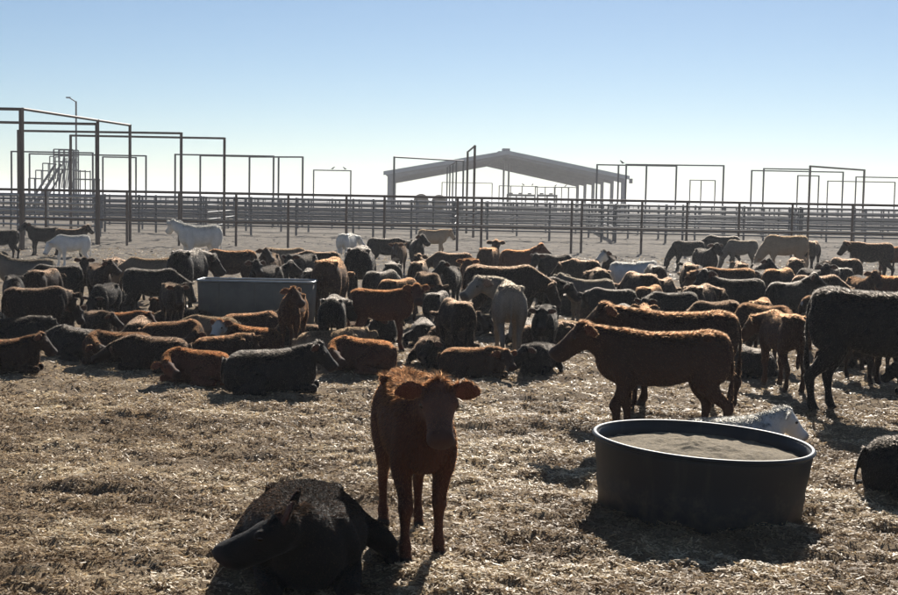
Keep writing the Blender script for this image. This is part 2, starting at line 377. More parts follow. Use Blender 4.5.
# light pole
D = 100; lp = tag(empty('light_pole', (X_at(75.5, D), D, 0)), 'slender grey light pole rising above the loading ramp', 'light pole')
pipe('pole', (0, 0, -.2), (0, 0, 8.8), .07, 'pole', lp); pipe('arm', (0, 0, 8.75), (-.5, 0, 9.05), .045, 'pole', lp)
lh = box('lamp_head', -.75, -.42, -.08, .08, 9.02, 9.12, 'pole', lp)

# loading ramp with stepped handrails
D = 100; xr = X_at(30, D); lr = tag(empty('loading_ramp', (X_at(55, D), D, 0)), 'grey steel loading ramp with stepped handrails and a high platform', 'loading ramp')
def lx(px): return X_at(px, D) - X_at(55, D)
def lz(py): return H + (196.3 - py) * D / F
steps = [(31, 181), (38, 173), (45, 166), (52, 159)]
for side in (-.7, .7):
    pipe('stringer', (lx(24), side, .1), (lx(58), side, lz(166)), .09, 'pole', lr)
    pipe('stringer', (lx(33), side, .1), (lx(60), side, lz(172)), .07, 'pole', lr)
    for i, (px, py) in enumerate(steps):
        nxp = steps[i + 1][0] if i < 3 else 56
        pipe('rail_post', (lx(px), side, max(.0, lz(py + 22))), (lx(px), side, lz(py)), .045, 'pole', lr)
        pipe('handrail', (lx(px), side, lz(py)), (lx(nxp), side, lz(py)), .045, 'pole', lr)
    for px in (56, 61, 66, 71, 75): pipe('platform_post', (lx(px), side, -.1), (lx(px), side, lz(152)), .06, 'pole', lr)
    for py in (152, 158, 164): pipe('handrail', (lx(56), side, lz(py)), (lx(75), side, lz(py)), .045, 'pole', lr)
    for k in range(4): pipe('brace', (lx(58 + 3.5 * k), side, lz(190)), (lx(62 + 3.5 * k), side, lz(160)), .04, 'pole', lr)
    for px in (82, 87, 96): pipe('rail_post', (lx(px), side, -.1), (lx(px), side, lz(172 if px < 90 else 180)), .045, 'pole', lr)
    pipe('handrail', (lx(75), side, lz(173)), (lx(87), side, lz(173)), .04, 'pole', lr); pipe('handrail', (lx(75), side, lz(181)), (lx(97), side, lz(181)), .05, 'pole', lr)
box('deck', lx(56), lx(75), -.66, .66, lz(172), lz(171), 'pole', lr)
for k in range(9):
    t = k / 9; box('tread', lx(26 + 30 * t) - .12, lx(26 + 30 * t) + .12, -.62, .62, .25 + (lz(172) - .3) * t, .29 + (lz(172) - .3) * t, 'pole', lr)

# open-sided shed
D = 165.0
sh = tag(empty('open_shed', (X_at(504, D), D, 0), R(1.6)), 'white open-sided gable shed on steel posts beyond the pens', 'shed')
HW, LEN, EV, RG = 15.0, 46.0, 5.15, 7.95
for sx in (-1, 1):                                     # roof sheets with a slight overhang
    nrm = 1
    prof = [(0, RG + .02), (sx * (HW + .5), EV - .07), (sx * (HW + .5), EV + .16), (0, RG + .25)]
    v = [(x, y, z) for y in (-.6, LEN + .6) for x, z in prof]
    me = bpy.data.meshes.new('roof_slope'); me.from_pydata(v, [], [(0, 1, 2, 3), (7, 6, 5, 4), (0, 4, 5, 1), (1, 5, 6, 2), (2, 6, 7, 3), (3, 7, 4, 0)]); me.update()
    link('roof_slope', me, M['shed'], sh)
    for k in range(7):                                 # purlins under the sheets
        t = (k + .5) / 7; x = sx * HW * t; z = RG - (RG - EV) * t - .14
        pipe('purlin', (x, 0, z), (x, LEN, z), .09, 'shed_frame', sh)
NB = 6
for k in range(NB):
    y = LEN * k / (NB - 1)
    for sx in (-1, 1):
        dpt = .62
        prof = [(sx * .02, RG - .06), (sx * HW, EV - .14), (sx * HW, EV - .14 - dpt), (sx * .02, RG - .06 - dpt * .75)]
        v = [(x, y + dy, z) for dy in (-.14, .14) for x, z in prof]
        me = bpy.data.meshes.new('rafter'); me.from_pydata(v, [], [(0, 1, 2, 3), (7, 6, 5, 4), (0, 4, 5, 1), (1, 5, 6, 2), (2, 6, 7, 3), (3, 7, 4, 0)]); me.update()
        link('rafter', me, M['shed_frame'], sh)
        box('column', sx * HW - .22 - .2 * sx, sx * HW + .22 - .2 * sx, y - .2, y + .2, -.2, EV - .25, 'shed_frame', sh)
for sx in (-1, 1):                                     # gable trim
    prof = [(0, RG + .28), (sx * (HW + .52), EV + .19), (sx * (HW + .52), EV - .30), (0, RG - .22)]
    v = [(x, y, z) for y in (-.72, -.605) for x, z in prof]
    me = bpy.data.meshes.new('gable_trim'); me.from_pydata(v, [], [(0, 1, 2, 3), (7, 6, 5, 4), (0, 4, 5, 1), (1, 5, 6, 2), (2, 6, 7, 3), (3, 7, 4, 0)]); me.update()
    link('gable_trim', me, M['shed'], sh)
for k in range(2): box('ridge_vent', -.45, .45, 1 + k * 9, 3.4 + k * 9, RG + .26, RG + .6, 'shed_frame', sh)
for px in (506, 511):                                  # inner posts
    x = X_at(px, 190) - X_at(504, D); pipe('inner_post', (x, 25, -.1), (x, 25, RG - .6), .14, 'shed_frame', sh)
box('floodlight', HW + .55, HW + .95, -.5, -.1, EV - .75, EV - .15, 'pipe_dark', sh)

# working pens under the shed
for (a, b_, D_, h_, lab) in ((497, 535, 178, 4.0, 'far low frame under the shed beside its inner posts'), (533, 566, 176, 3.9, 'far low frame under the right shed slope'), (552, 576, 182, 4.0, 'far low frame beside the shed back columns')):
    frame(a, D_, b_, D_, h_, lab, .07, 'pipe_dark', extra=(.3, .6))
for px, D_, z, s in ((521, 178, 4.0, 3), (530, 178, 4.0, 3), (553, 176, 3.9, 3), (563, 176, 3.9, 3)):
    bird(px, D_, z, 30 * px, 'small dark bird perched on a low frame under the shed', 1.8)

# livestock chutes under the shed
for px, D_, n_, lab in ((519, 184, 3, 'dark slatted livestock chute under the shed ridge'), (545, 180, 2, 'short slatted livestock chute under the right shed slope')):
    ch = tag(empty('livestock_chute', (X_at(px, D_), D_, 0)), lab, 'chute')
    for sy in (-.5, .5):
        for i in range(n_ + 1): pipe('post', (i * 1.3 - n_ * .65, sy, -.1), (i * 1.3 - n_ * .65, sy, 2.9), .08, 'pipe_dark', ch)
        for k in range(5): z = .4 + .55 * k; box('side_board', -n_ * .65, n_ * .65, sy - .03, sy + .03, z, z + .3, 'gate', ch)
    for k in range(n_): box('roof_bar', k * 1.3 - n_ * .65 + .3, k * 1.3 - n_ * .65 + .75, -.55, .55, 2.92, 3.1, 'pipe_dark', ch)

# flat trailer with round bales before the shed
D = 118.0; tr_ = tag(empty('flat_trailer', (X_at(427, D), D, 0)), 'grey flat trailer parked before the left shed slope', 'trailer')
box('deck', -1.35, 1.4, -1.1, 1.1, .85, 1.0, 'trailer', tr_)
for x in (-.8, .0, .8):
    for y in (-.95, .95): pipe('wheel', (x, y - .12, .38), (x, y + .12, .38), .38, 'pipe_dark', tr_)
for x in (-1.2, 1.2): pipe('stake', (x, -1.05, .9), (x, -1.05, 2.0), .05, 'trailer', tr_)
def bale_mesh():
    V = []; Fc = []; S = []; n = 18; r = random.Random(4)
    for (x, rr) in ((-.6, .40), (-.6, .62), (-.52, .68), (0, .69), (.52, .68), (.6, .62), (.6, .40)):
        for i in range(n):
            t = 2 * math.pi * i / n; q_ = rr * (1 + r.uniform(-.03, .03)); V.append((q_ * math.cos(t), x, q_ * math.sin(t) + .66))
    for j in range(6):
        for i in range(n): Fc += [j * n + i, (j + 1) * n + i, (j + 1) * n + (i + 1) % n, j * n + (i + 1) % n]; S.append(4)
    Fc += list(range(n))[::1]; S.append(n); Fc += [6 * n + i for i in range(n)][::-1]; S.append(n)
    return np_mesh('round_bale', V, Fc, S, True)
BALE = bale_mesh(); BALE.materials.append(M['bale'])
for k, x in enumerate((-.68, .70)):
    for y in (-.6, .62):
        o = link('round_bale', BALE); o.location = (tr_.location.x + x, D + y, 1.0); o.rotation_euler.y = .4 * k
        tag(o, 'round hay bale loaded on the flat trailer before the shed', 'hay bale', 'bales on the trailer')

# ------------------------------------------------------------------ grey feed trough in the herd
D = 16.9; x0, x1 = X_at(199, D), X_at(315, D); W = (x1 - x0) / 2; dp = .26; hT = .63
ft = tag(empty('feed_trough', ((x0 + x1) / 2, D, 0)), 'grey galvanised rectangular feed trough standing in the herd', 'trough')
def tub(w0, d0, w1, d1, z0, z1, th):
    def ring(w, d, z, n=6, rc=.10):
        pts = []
        for cx, cy, a0 in ((w - rc, d - rc, 0), (-w + rc, d - rc, 90), (-w + rc, -d + rc, 180), (w - rc, -d + rc, 270)):
            for i in range(n): a = R(a0 + 90 * i / (n - 1)); pts.append((cx + rc * math.cos(a), cy + rc * math.sin(a), z))
        return pts
    rings = [ring(w0, d0, z0), ring((w0 + w1) / 2 + .008, (d0 + d1) / 2 + .008, (z0 + z1) / 2), ring(w1, d1, z1), ring(w1 - th, d1 - th, z1), ring(w0 - th, d0 - th, z0 + .05)]
    n = len(rings[0]); V = sum(rings, []); Fc = []; S = []
    for j in range(4):
        for i in range(n): Fc += [j * n + i, j * n + (i + 1) % n, (j + 1) * n + (i + 1) % n, (j + 1) * n + i]; S.append(4)
    Fc += list(range(n))[::-1]; S.append(n); Fc += [4 * n + i for i in range(n)]; S.append(n)
    return np_mesh('tub', V, Fc, S, False), rings
me, rg = tub(W - .04, dp - .03, W, dp, -.02, hT, .012)
link('basin', me, M['trough'], ft)
rim_pts = rg[2]
def ring_tube(name, pts, r, mat, parent, seg=8):
    V = []; Fc = []; S = []; n = len(pts)
    for i, c in enumerate(pts):
        a = Vector(pts[i - 1]); b_ = Vector(pts[(i + 1) % n]); T = (b_ - a).normalized(); U = Vector((0, 0, 1)); Sd = T.cross(U).normalized(); U = Sd.cross(T)
        for k in range(seg): t = 2 * math.pi * k / seg; V.append(Vector(c) + Sd * (r * math.cos(t)) + U * (r * math.sin(t)))
    for i in range(n):
        for k in range(seg): Fc += [i * seg + k, ((i + 1) % n) * seg + k, ((i + 1) % n) * seg + (k + 1) % seg, i * seg + (k + 1) % seg]; S.append(4)
    return link(name, np_mesh(name, [tuple(v) for v in V], Fc, S, True), mat, parent)
ring_tube('rim', rim_pts, .015, M['trough_rim'], ft)
for k in range(3):
    x = -W + .3 + k * (2 * W - .6) / 2; box('rib', x - .012, x + .012, -dp - .004, -dp + .03, .03, hT - .03, 'trough', ft)

# ------------------------------------------------------------------ black round stock tank
tc_ = on_z(706, 491, 0); tank_loc = Vector((X_at(705.5, 7.30), 7.30, .0))
tank = tag(empty('stock_tank', tank_loc), 'black round plastic stock tank with a shiny rolled rim', 'tank')
tank.rotation_euler = (0, R(2.6), 0)
RT, RB, HT = .622, .568, .375
def lathe(name, prof, seg, mat, parent, wob=0.0):
    V = []; Fc = []; S = []; n = len(prof); r_ = random.Random(2); ph = [r_.uniform(0, 6) for _ in range(4)]
    for i in range(seg):
        t = 2 * math.pi * i / seg
        for (r, z) in prof:
            k = 1 + wob * (math.sin(3 * t + ph[0]) * .6 + math.sin(5 * t + ph[1]) * .4) * (z > .1)
            V.append((r * k * math.cos(t), r * k * math.sin(t), z))
    for i in range(seg):
        for j in range(n - 1): Fc += [i * n + j, ((i + 1) % seg) * n + j, ((i + 1) % seg) * n + j + 1, i * n + j + 1]; S.append(4)
    return link(name, np_mesh(name, V, Fc, S, True), mat, parent)
lathe('tank_wall', [(.001, -.05), (RB - .02, -.05), (RB, -.03), (RB + .006, .06), (RB + .018, .12), (RB + .014, .14), (RB + .03, .25), (RT - .012, HT - .03), (RT - .012, HT), (RT - .03, HT), (RT - .034, HT - .05), (RB - .01, .06), (.001, .06)], 72, M['tank'], tank, .006)
rim = [(RT - .012 + .016 * math.cos(a), HT + .013 * math.sin(a)) for a in [2 * math.pi * k / 10 for k in range(11)]]
lathe('tank_rim', rim, 72, M['tank'], tank, .006)
V = []; Fc = []; S = []                               # ground feed heaped in the tank
nr, ns = 26, 60
for j in range(nr + 1):
    r = (RT - .045) * j / nr
    for i in range(ns):
        t = 2 * math.pi * i / ns; x, y = r * math.cos(t), r * math.sin(t)
        z = HT - .085 + .035 * math.exp(-((x - .02) ** 2 + (y - .1) ** 2) / .09) + .022 * math.exp(-((x - .36) ** 2 + (y + .1) ** 2) / .03)
        V.append((x, y, z + .022 * float(vnoise(np.array(x * 14.), np.array(y * 14.), 21)) + .016 * float(vnoise(np.array(x * 33.), np.array(y * 33.), 22))))
for j in range(nr):
    for i in range(ns): Fc += [j * ns + i, (j + 1) * ns + i, (j + 1) * ns + (i + 1) % ns, j * ns + (i + 1) % ns]; S.append(4)
M['feed'] = simple('ground_feed', (.13, .10, .06), (.27, .21, .125), 45, .95, 0, .6)
fd = link('feed', np_mesh('feed', V, Fc, S, True), M['feed']); fd.location = tank_loc; fd.rotation_euler = tank.rotation_euler
tag(fd, 'grey-brown ground feed heaped inside the black tank', 'feed')

# ------------------------------------------------------------------ cattle
def catmull(st, sub=4):
    st = np.array(st, float); o = []
    n = len(st)
    for i in range(n - 1):
        p0 = st[max(i - 1, 0)]; p1 = st[i]; p2 = st[i + 1]; p3 = st[min(i + 2, n - 1)]
        for k in range(sub):
            t = k / sub
            o.append(.5 * ((2 * p1) + (-p0 + p2) * t + (2 * p0 - 5 * p1 + 4 * p2 - p3) * t * t + (-p0 + 3 * p1 - 3 * p2 + p3) * t ** 3))
    o.append(st[-1]); return np.array(o)
class Soup:
    def __init__(s): s.V = []; s.F = []; s.S = []; s.n = 0
    def rings(s, rings):
        n = len(rings[0]); b = s.n
        for r in rings: s.V.append(np.array(r)); s.n += n
        for j in range(len(rings) - 1):
            for i in range(n): s.F += [b + j * n + i, b + j * n + (i + 1) % n, b + (j + 1) * n + (i + 1) % n, b + (j + 1) * n + i]; s.S.append(4)
        s.F += [b + i for i in range(n)][::-1]; s.S.append(n)
        e = b + (len(rings) - 1) * n; s.F += [e + i for i in range(n)]; s.S.append(n)
    def body(s, st, seg=22, p=2.25):
        """st: x, zc, half width, up, down"""
        R_ = []
        for x, zc, w, u, d in catmull(st):
            r = []
            for i in range(seg):
                t = 2 * math.pi * i / seg; c, sn = math.cos(t), math.sin(t)
                cc = math.copysign(abs(c) ** (2 / p), c); ss = math.copysign(abs(sn) ** (2 / p), sn)
                wz = w * (1.0 - .13 * max(ss, 0))            # narrower over the spine
                r.append((x, cc * max(wz, .004), zc + ss * max(u if ss > 0 else d, .004)))
            R_.append(r)
        s.rings(R_)
    def tube(s, st, lat=(0, 1, 0), seg=14, sub=4, up=None):
        """st: x, y, z, lateral radius, in-plane radius (, down radius)"""
        a = catmull(st, sub); P = a[:, :3]; T = np.gradient(P, axis=0); T /= np.linalg.norm(T, axis=1)[:, None] + 1e-9
        L = np.array(lat, float); R_ = []
        for k in range(len(P)):
            l = L - T[k] * L.dot(T[k]); l /= np.linalg.norm(l); u = np.cross(T[k], l)
            if up is not None and u.dot(up) < 0: u = -u; l = -l
            L = l if up is None else L
            ra, rb = max(a[k, 3], .003), max(a[k, 4], .003); rd = max(a[k, 5], .003) if a.shape[1] > 5 else rb
            R_.append([tuple(P[k] + l * ra * math.cos(t) + u * (rb if math.sin(t) > 0 else rd) * math.sin(t)) for t in [2 * math.pi * i / seg for i in range(seg)]])
        s.rings(R_)
    def ball(s, c, r, seg=10):
        if not hasattr(r, '__len__'): r = (r, r, r)
        R_ = []
        for j in range(1, 7):
            th = math.pi * j / 7; R_.append([(c[0] + r[0] * math.sin(th) * math.cos(t), c[1] + r[1] * math.sin(th) * math.sin(t), c[2] - r[2] * math.cos(th)) for t in [2 * math.pi * i / seg for i in range(seg)]])
        s.rings(R_)
def sph(yaw, pit):
    return np.array([math.cos(pit) * math.cos(yaw), math.cos(pit) * math.sin(yaw), math.sin(pit)])
def unit(v): return v / np.linalg.norm(v)

STAND_BODY = [(-.475, .70, .03, .05, .06), (-.455, .69, .105, .105, .15), (-.40, .665, .150, .155, .18), (-.32, .645, .170, .188, .19), (-.2, .625, .172, .192, .20), (-.05, .605, .186, .203, .222),
              (.10, .60, .184, .21, .218), (.22, .605, .168, .225, .215), (.32, .615, .145, .222, .215), (.40, .63, .115, .18, .19), (.455, .64, .075, .11, .13), (.475, .64, .03, .05, .06)]
LIE_BODY = [(-.475, .20, .03, .05, .06), (-.45, .20, .13, .10, .18), (-.39, .205, .19, .155, .2), (-.30, .205, .225, .19, .205), (-.15, .205, .245, .195, .205), (0, .205, .25, .2, .205),
            (.12, .205, .235, .21, .205), (.24, .21, .195, .222, .21), (.34, .215, .155, .20, .21), (.42, .22, .115, .15, .18), (.465, .225, .07, .09, .11), (.485, .225, .03, .04, .05)]

def build_calf(key, lying=False, ny=0, np_=28, nl=.40, hy=0, hp=-32, stance=0, hair=34000, hlen=.0185, hw=.0042, voxel=.0135, ctrl=None, fat=1.0, ear_back=.28, ear_up=-.12, fuzz=1.0, headscale=1.0, earw=1.0, muz=1.0, ear_side=1.0, ear_len=1.0):
    s = Soup(); ny, np_, hy, hp = R(ny), R(np_), R(hy), R(hp)
    body = [(x, zc, w * fat, u, d if lying else d * .89) for x, zc, w, u, d in (LIE_BODY if lying else STAND_BODY)]
    s.body(body)
    B = np.array([.27, 0, .285]) if lying else np.array([.27, 0, .66])
    P = B + sph(ny, np_) * nl
    C = np.array(ctrl) if ctrl is not None else B + (sph(ny * .35, np_ * .75 + .12) * nl * .55)
    hd = sph(hy, hp); side = unit(np.cross((0, 0, 1), hd)); hu = np.cross(hd, side)
    # neck
    st = []
    for k in range(6):
        t = k / 5; q_ = (1 - t) ** 2 * B + 2 * t * (1 - t) * C + t * t * (P + hd * .02)
        st.append((*q_, .115 - .05 * t, .165 - .085 * t))
    s.tube(st, lat=(0, 1, 0) if abs(ny) < .9 else unit(np.cross((0, 0, 1), P - B)), seg=18)
    # head: skull, jaw, muzzle
    hs = headscale
    def hpnt(t, l=0, u=0): return P + (hd * t + side * l + hu * u) * hs
    hst = [(-.055, -.008, .045, .04, .05), (-.03, 0, .068, .058, .075), (.015, .006, .084, .066, .090), (.065, .006, .088, .064, .104), (.115, .0, .074, .058, .098), (.158, -.006, .066, .056, .084), (.195, -.010, .066, .057, .076), (.228, -.012, .071, .060, .072), (.252, -.014, .069, .056, .066), (.268, -.018, .058, .046, .054), (.276, -.02, .03, .024, .028)]
    hst = [(t, u, a * (muz if t > .14 else 1), b1 * (muz if t > .14 else 1), b2 * (muz if t > .14 else 1)) for t, u, a, b1, b2 in hst]
    s.tube([(*hpnt(t, 0, u), a * hs, b1 * hs, b2 * hs) for t, u, a, b1, b2 in hst], lat=side, seg=18, sub=3, up=hu)
    for sg in (-1, 1):
        s.ball(hpnt(.072, sg * .074, .030), .026 * hs)                      # brow
        s.ball(hpnt(.25, sg * .038, .016), .024 * hs)                      # nostril wing
    s.ball(hpnt(-.02, 0, .05), (.05, .05, .035))                            # poll tuft
    ears = []
    for sg in (-1, 1):
        e = unit(side * sg * ear_side + hu * ear_up - hd * ear_back); nrm = unit(hd - e * hd.dot(e) + .25 * hu); wd = np.cross(e, nrm)
        base = hpnt(-.012, sg * .058, .022); L_ = .162 * hs * ear_len
        pr = [(0, .022), (.18, .036), (.4, .053), (.6, .054), (.8, .040), (.93, .021), (1, .005)]
        s.tube([(*(base + e * L_ * t + hu * (-.035 * t * t) * hs), w * hs * earw, (.013 - .004 * t)) for t, w in pr], lat=wd, seg=12, sub=2)
        ears.append((base, e, nrm, L_))
    # legs
    if not lying:
        for sg in (-1, 1):
            dx = {0: (0, 0), 1: (.05 * sg, -.06 * sg), 2: (-.04 * sg, .05 * sg)}[stance]
            f = dx[0]; y = .098 * sg
            s.tube([(.26, y * .95, .70, .05, .10), (.29, y * 1.05, .58, .07, .105), (.265, y * 1.15, .47, .062, .085), (.262 + f * .3, y * 1.1, .40, .049, .06), (.275 + f * .7, y, .315, .038, .043), (.290 + f, y, .262, .041, .044), (.28 + f, y, .235, .033, .036),
                    (.277 + f * 1.05, y, .155, .0235, .027), (.28 + f * 1.1, y, .10, .029, .032), (.284 + f * 1.1, y, .082, .034, .036), (.296 + f * 1.1, y, .052, .029, .031), (.303 + f * 1.1, y, .038, .033, .038), (.312 + f * 1.1, y, .0, .037, .046)], sub=3)
            f = dx[1]; y = .095 * sg
            s.tube([(-.33, y * .8, .76, .05, .10), (-.335, y * 1.05, .66, .075, .145), (-.325, y * 1.2, .54, .072, .135), (-.30, y * 1.22, .445, .058, .10), (-.325 + f * .4, y * 1.15, .37, .044, .066), (-.375 + f * .7, y * 1.05, .305, .034, .047), (-.405 + f, y, .262, .034, .044), (-.405 + f, y, .235, .031, .04),
                    (-.393 + f, y, .155, .024, .029), (-.388 + f, y, .10, .029, .033), (-.383 + f, y, .082, .034, .037), (-.368 + f, y, .052, .029, .032), (-.36 + f, y, .038, .033, .038), (-.35 + f, y, .0, .036, .046)], sub=3)
            s.ball((-.30, sg * .115, .79), (.045, .035, .03))                # hip bone
        s.tube([(-.455, 0, .76, .024, .024), (-.485, .005, .70, .022, .022), (-.50, .01, .58, .015, .015), (-.50, .012, .46, .013, .013), (-.495, .012, .38, .022, .022), (-.49, .012, .31, .024, .024), (-.488, .01, .26, .008, .008)], seg=8, sub=3)
    else:
        for sg in (-1, 1):
            y = sg
            s.tube([(.24, .10 * y, .34, .06, .11), (.27, .135 * y, .22, .065, .10), (.22, .16 * y, .12, .05, .07), (.30, .165 * y, .075, .04, .05), (.42, .155 * y, .065, .036, .042), (.475, .145 * y, .06, .038, .04), (.45, .13 * y, .035, .03, .03), (.36, .12 * y, .03, .027, .027), (.28, .115 * y, .034, .032, .03), (.24, .115 * y, .03, .03, .028), (.205, .115 * y, .026, .034, .026)], sub=3)
            yy = .05 * (sg > 0)
            s.tube([(-.33, .10 * y, .26, .06, .09), (-.28, .17 * y, .22, .07, .11), (-.16, .22 * y, .17, .065, .105), (-.06, .255 * y + yy * y, .13, .055, .085), (-.12, .27 * y + yy * y, .08, .045, .055), (-.24, .275 * y + yy * y, .055, .036, .042), (-.33, .275 * y + yy * y, .045, .034, .038), (-.28, .285 * y + yy * y, .032, .03, .03),
                    (-.16, .295 * y + yy * y, .03, .027, .027), (-.08, .30 * y + yy * y, .034, .032, .032), (-.04, .30 * y + yy * y, .03, .03, .028), (.0, .30 * y + yy * y, .026, .034, .026)], sub=3)
            s.ball((-.30, sg * .125, .345), (.06, .045, .03))
        s.tube([(-.46, 0, .32, .024, .024), (-.495, .03, .24, .02, .02), (-.51, .08, .12, .015, .015), (-.48, .15, .05, .014, .014), (-.43, .22, .035, .02, .02), (-.39, .27, .03, .018, .018), (-.36, .29, .028, .006, .006)], seg=8, sub=3)
    V = np.concatenate(s.V)
    V[:, 2] = np.maximum(V[:, 2], 0.0)
    me = np_mesh(key + '_raw', V, s.F, s.S)
    tmp = bpy.data.objects.new('tmp', me); col.objects.link(tmp)
    md = tmp.modifiers.new('r', 'REMESH'); md.mode = 'VOXEL'; md.voxel_size = voxel; md.use_smooth_shade = True
    ms = tmp.modifiers.new('s', 'SMOOTH'); ms.factor = .5; ms.iterations = 3
    dg = bpy.context.evaluated_depsgraph_get(); ev = tmp.evaluated_get(dg)
    me2 = bpy.data.meshes.new_from_object(ev); me2.name = key
    bpy.data.objects.remove(tmp); bpy.data.meshes.remove(me)
    me2.materials.clear()
    nv = len(me2.vertices); co = np.empty(nv * 3, np.float32); me2.vertices.foreach_get('co', co); co = co.reshape(-1, 3).astype(float)
    nm = np.empty(nv * 3, np.float32); me2.vertices.foreach_get('normal', nm); nm = nm.reshape(-1, 3).astype(float)
    # small surface unevenness (muscle, ribs, coat)
    lumps = .006 * (vnoise(co[:, 0] * 9 + co[:, 1] * 5, co[:, 2] * 9 + co[:, 1] * 7, 31) - .5)
    co += nm * lumps[:, None]; me2.vertices.foreach_set('co', co.astype(np.float32).ravel()); me2.update()
    # masks
    rel = co - P; t = rel @ hd / hs; rad = np.linalg.norm(rel - np.outer(rel @ hd, hd), axis=1) / hs
    sm = lambda x, a, b: np.clip((x - a) / (b - a), 0, 1)
    face = sm(t, -.03, .02) * (rad < .135) * (t < .36); muzz = sm(t, .222, .242) * (rad < .09) * (t < .36)
    ear = np.zeros(nv); inner = np.zeros(nv)
    for base, e, nrm, L_ in ears:
        rr = co - base; te = rr @ e; d_ = np.linalg.norm(rr - np.outer(te, e), axis=1); k = (te > .03) & (te < L_ + .03) & (d_ < .07)
        ear[k] = 1; inner[k] = sm((nm[k] @ nrm), .2, .6)
    if lying: hoof = np.zeros(nv)
    else: hoof = sm(-co[:, 2], -.048, -.04)
    belly = sm(-nm[:, 2], .2, .9) * (co[:, 2] > (.0 if lying else .3))
    low = sm(-co[:, 2], -.36, -.2) if not lying else np.zeros(nv)
    masks = dict(face=face, muzzle=muzz, inner=inner, hoof=hoof, belly=belly, lower=low)
    for k, v in masks.items():
        a = me2.attributes.new(k, 'FLOAT', 'POINT'); a.data.foreach_set('value', v.astype(np.float32))
    # coat: short hairs as tapered blades
    me2.calc_loop_triangles(); nt_ = len(me2.loop_triangles); tri = np.empty(nt_ * 3, np.int32); me2.loop_triangles.foreach_get('vertices', tri); tri = tri.reshape(-1, 3)
    A, Bv, Cc = co[tri[:, 0]], co[tri[:, 1]], co[tri[:, 2]]
    ar = np.linalg.norm(np.cross(Bv - A, Cc - A), axis=1); r_ = np.random.default_rng(abs(hash(key)) % 1000 if False else len(key) * 7 + 1)
    wgt = ar * (.8 + 2.2 * np.clip((nm[tri[:, 0], 2] - .3) / .6, 0, 1) + 2.0 * ear[tri[:, 0]]) * (1 - .97 * np.maximum(muzz, hoof)[tri[:, 0]]) * (1 - .5 * (co[tri[:, 0], 2] < .02))
    pick = r_.choice(nt_, hair, p=wgt / wgt.sum()); u = r_.random((hair, 2)); su = np.sqrt(u[:, :1]); u2 = u[:, 1:]
    root = A[pick] * (1 - su) + Bv[pick] * su * (1 - u2) + Cc[pick] * su * u2
    n_ = nm[tri[pick, 0]]
    v0 = tri[pick, 0]; onhead = (face[v0] > .3) | (ear[v0] > .5)
    flow = np.tile(np.array([-.7, 0, -.7]), (hair, 1)); flow[onhead] = -hd * .6 + np.array([0, 0, -.3])
    flow = flow + r_.normal(0, .35, (hair, 3)); flow -= n_ * np.sum(flow * n_, 1)[:, None]; flow /= np.linalg.norm(flow, axis=1)[:, None] + 1e-6
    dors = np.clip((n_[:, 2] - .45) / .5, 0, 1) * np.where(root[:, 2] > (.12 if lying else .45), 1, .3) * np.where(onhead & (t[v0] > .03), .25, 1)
    lift = (.26 + .2 * dors) + (.34 + .16 * dors) * r_.random(hair) ** 1.2
    d_ = flow * np.sqrt(1 - np.minimum(lift, .95) ** 2)[:, None] + n_ * lift[:, None]
    ln = hlen * (.5 + .8 * r_.random(hair)); ln *= (.7 + .6 * dors) * np.where(n_[:, 2] > .35, fuzz, 1.0)
    ln *= np.where(face[v0] > .5, .55, 1) * np.where((co[v0, 2] < .3) & (not lying), .6, 1) * np.where(ear[v0] > .5, .75, 1)
    pollk = (t[v0] < .05) & (t[v0] > -.1) & (rad[v0] < .12) & ((co[v0] - P) @ hu > .02); ln *= np.where(pollk, 1.35, 1)
    sd_ = np.cross(d_, r_.normal(0, 1, (hair, 3))); sd_ /= np.linalg.norm(sd_, axis=1)[:, None] + 1e-6
    w_ = hw * (.6 + .8 * r_.random(hair)); root = root - n_ * .002
    mid = root + d_ * (ln * .55)[:, None]; tip = root + (d_ + .35 * flow - np.array([0, 0, .12])) * ln[:, None]
    long_ = hair > 35000                                   # the nearest animals get a jointed blade
    if long_: hv = np.stack([root - sd_ * w_[:, None] / 2, root + sd_ * w_[:, None] / 2, mid + sd_ * w_[:, None] * .36, mid - sd_ * w_[:, None] * .36, tip], 1)
    else: hv = np.stack([root - sd_ * w_[:, None] / 2, root + sd_ * w_[:, None] / 2, tip], 1)
    nvh = hv.shape[1]; hv[:, :, 2] = np.maximum(hv[:, :, 2], .002)
    i0 = np.arange(hair) * nvh
    ff = np.stack([i0, i0 + 1, i0 + 2, i0 + 3, i0 + 3, i0 + 2, i0 + 4], -1).ravel() if long_ else np.arange(hair * 3)
    cm = np_mesh(key + '_coat', hv.reshape(-1, 3), ff, np.tile([4, 3], hair) if long_ else np.full(hair, 3))
    for k, v in masks.items():
        a = cm.attributes.new(k, 'FLOAT', 'POINT'); a.data.foreach_set('value', np.repeat(v[v0], nvh).astype(np.float32))
    a = cm.attributes.new('dorsal_rim', 'FLOAT', 'POINT'); a.data.foreach_set('value', np.repeat(dors, nvh).astype(np.float32))
    a = cm.attributes.new('tone', 'FLOAT', 'POINT'); a.data.foreach_set('value', np.repeat(r_.random(hair), nvh).astype(np.float32))
    me2.materials.append(None); cm.materials.append(None)
    eyes = [tuple(hpnt(.078, sg * .0845, .024)) for sg in (-1, 1)]
    return dict(body=me2, coat=cm, eyes=eyes, top=.42 if lying else .835, lying=lying)
def mirror_mesh(me):
    c = me.copy(); n = len(c.vertices); co = np.empty(n * 3, np.float32); c.vertices.foreach_get('co', co); co[1::3] *= -1; c.vertices.foreach_set('co', co); c.flip_normals(); c.update()
    return c
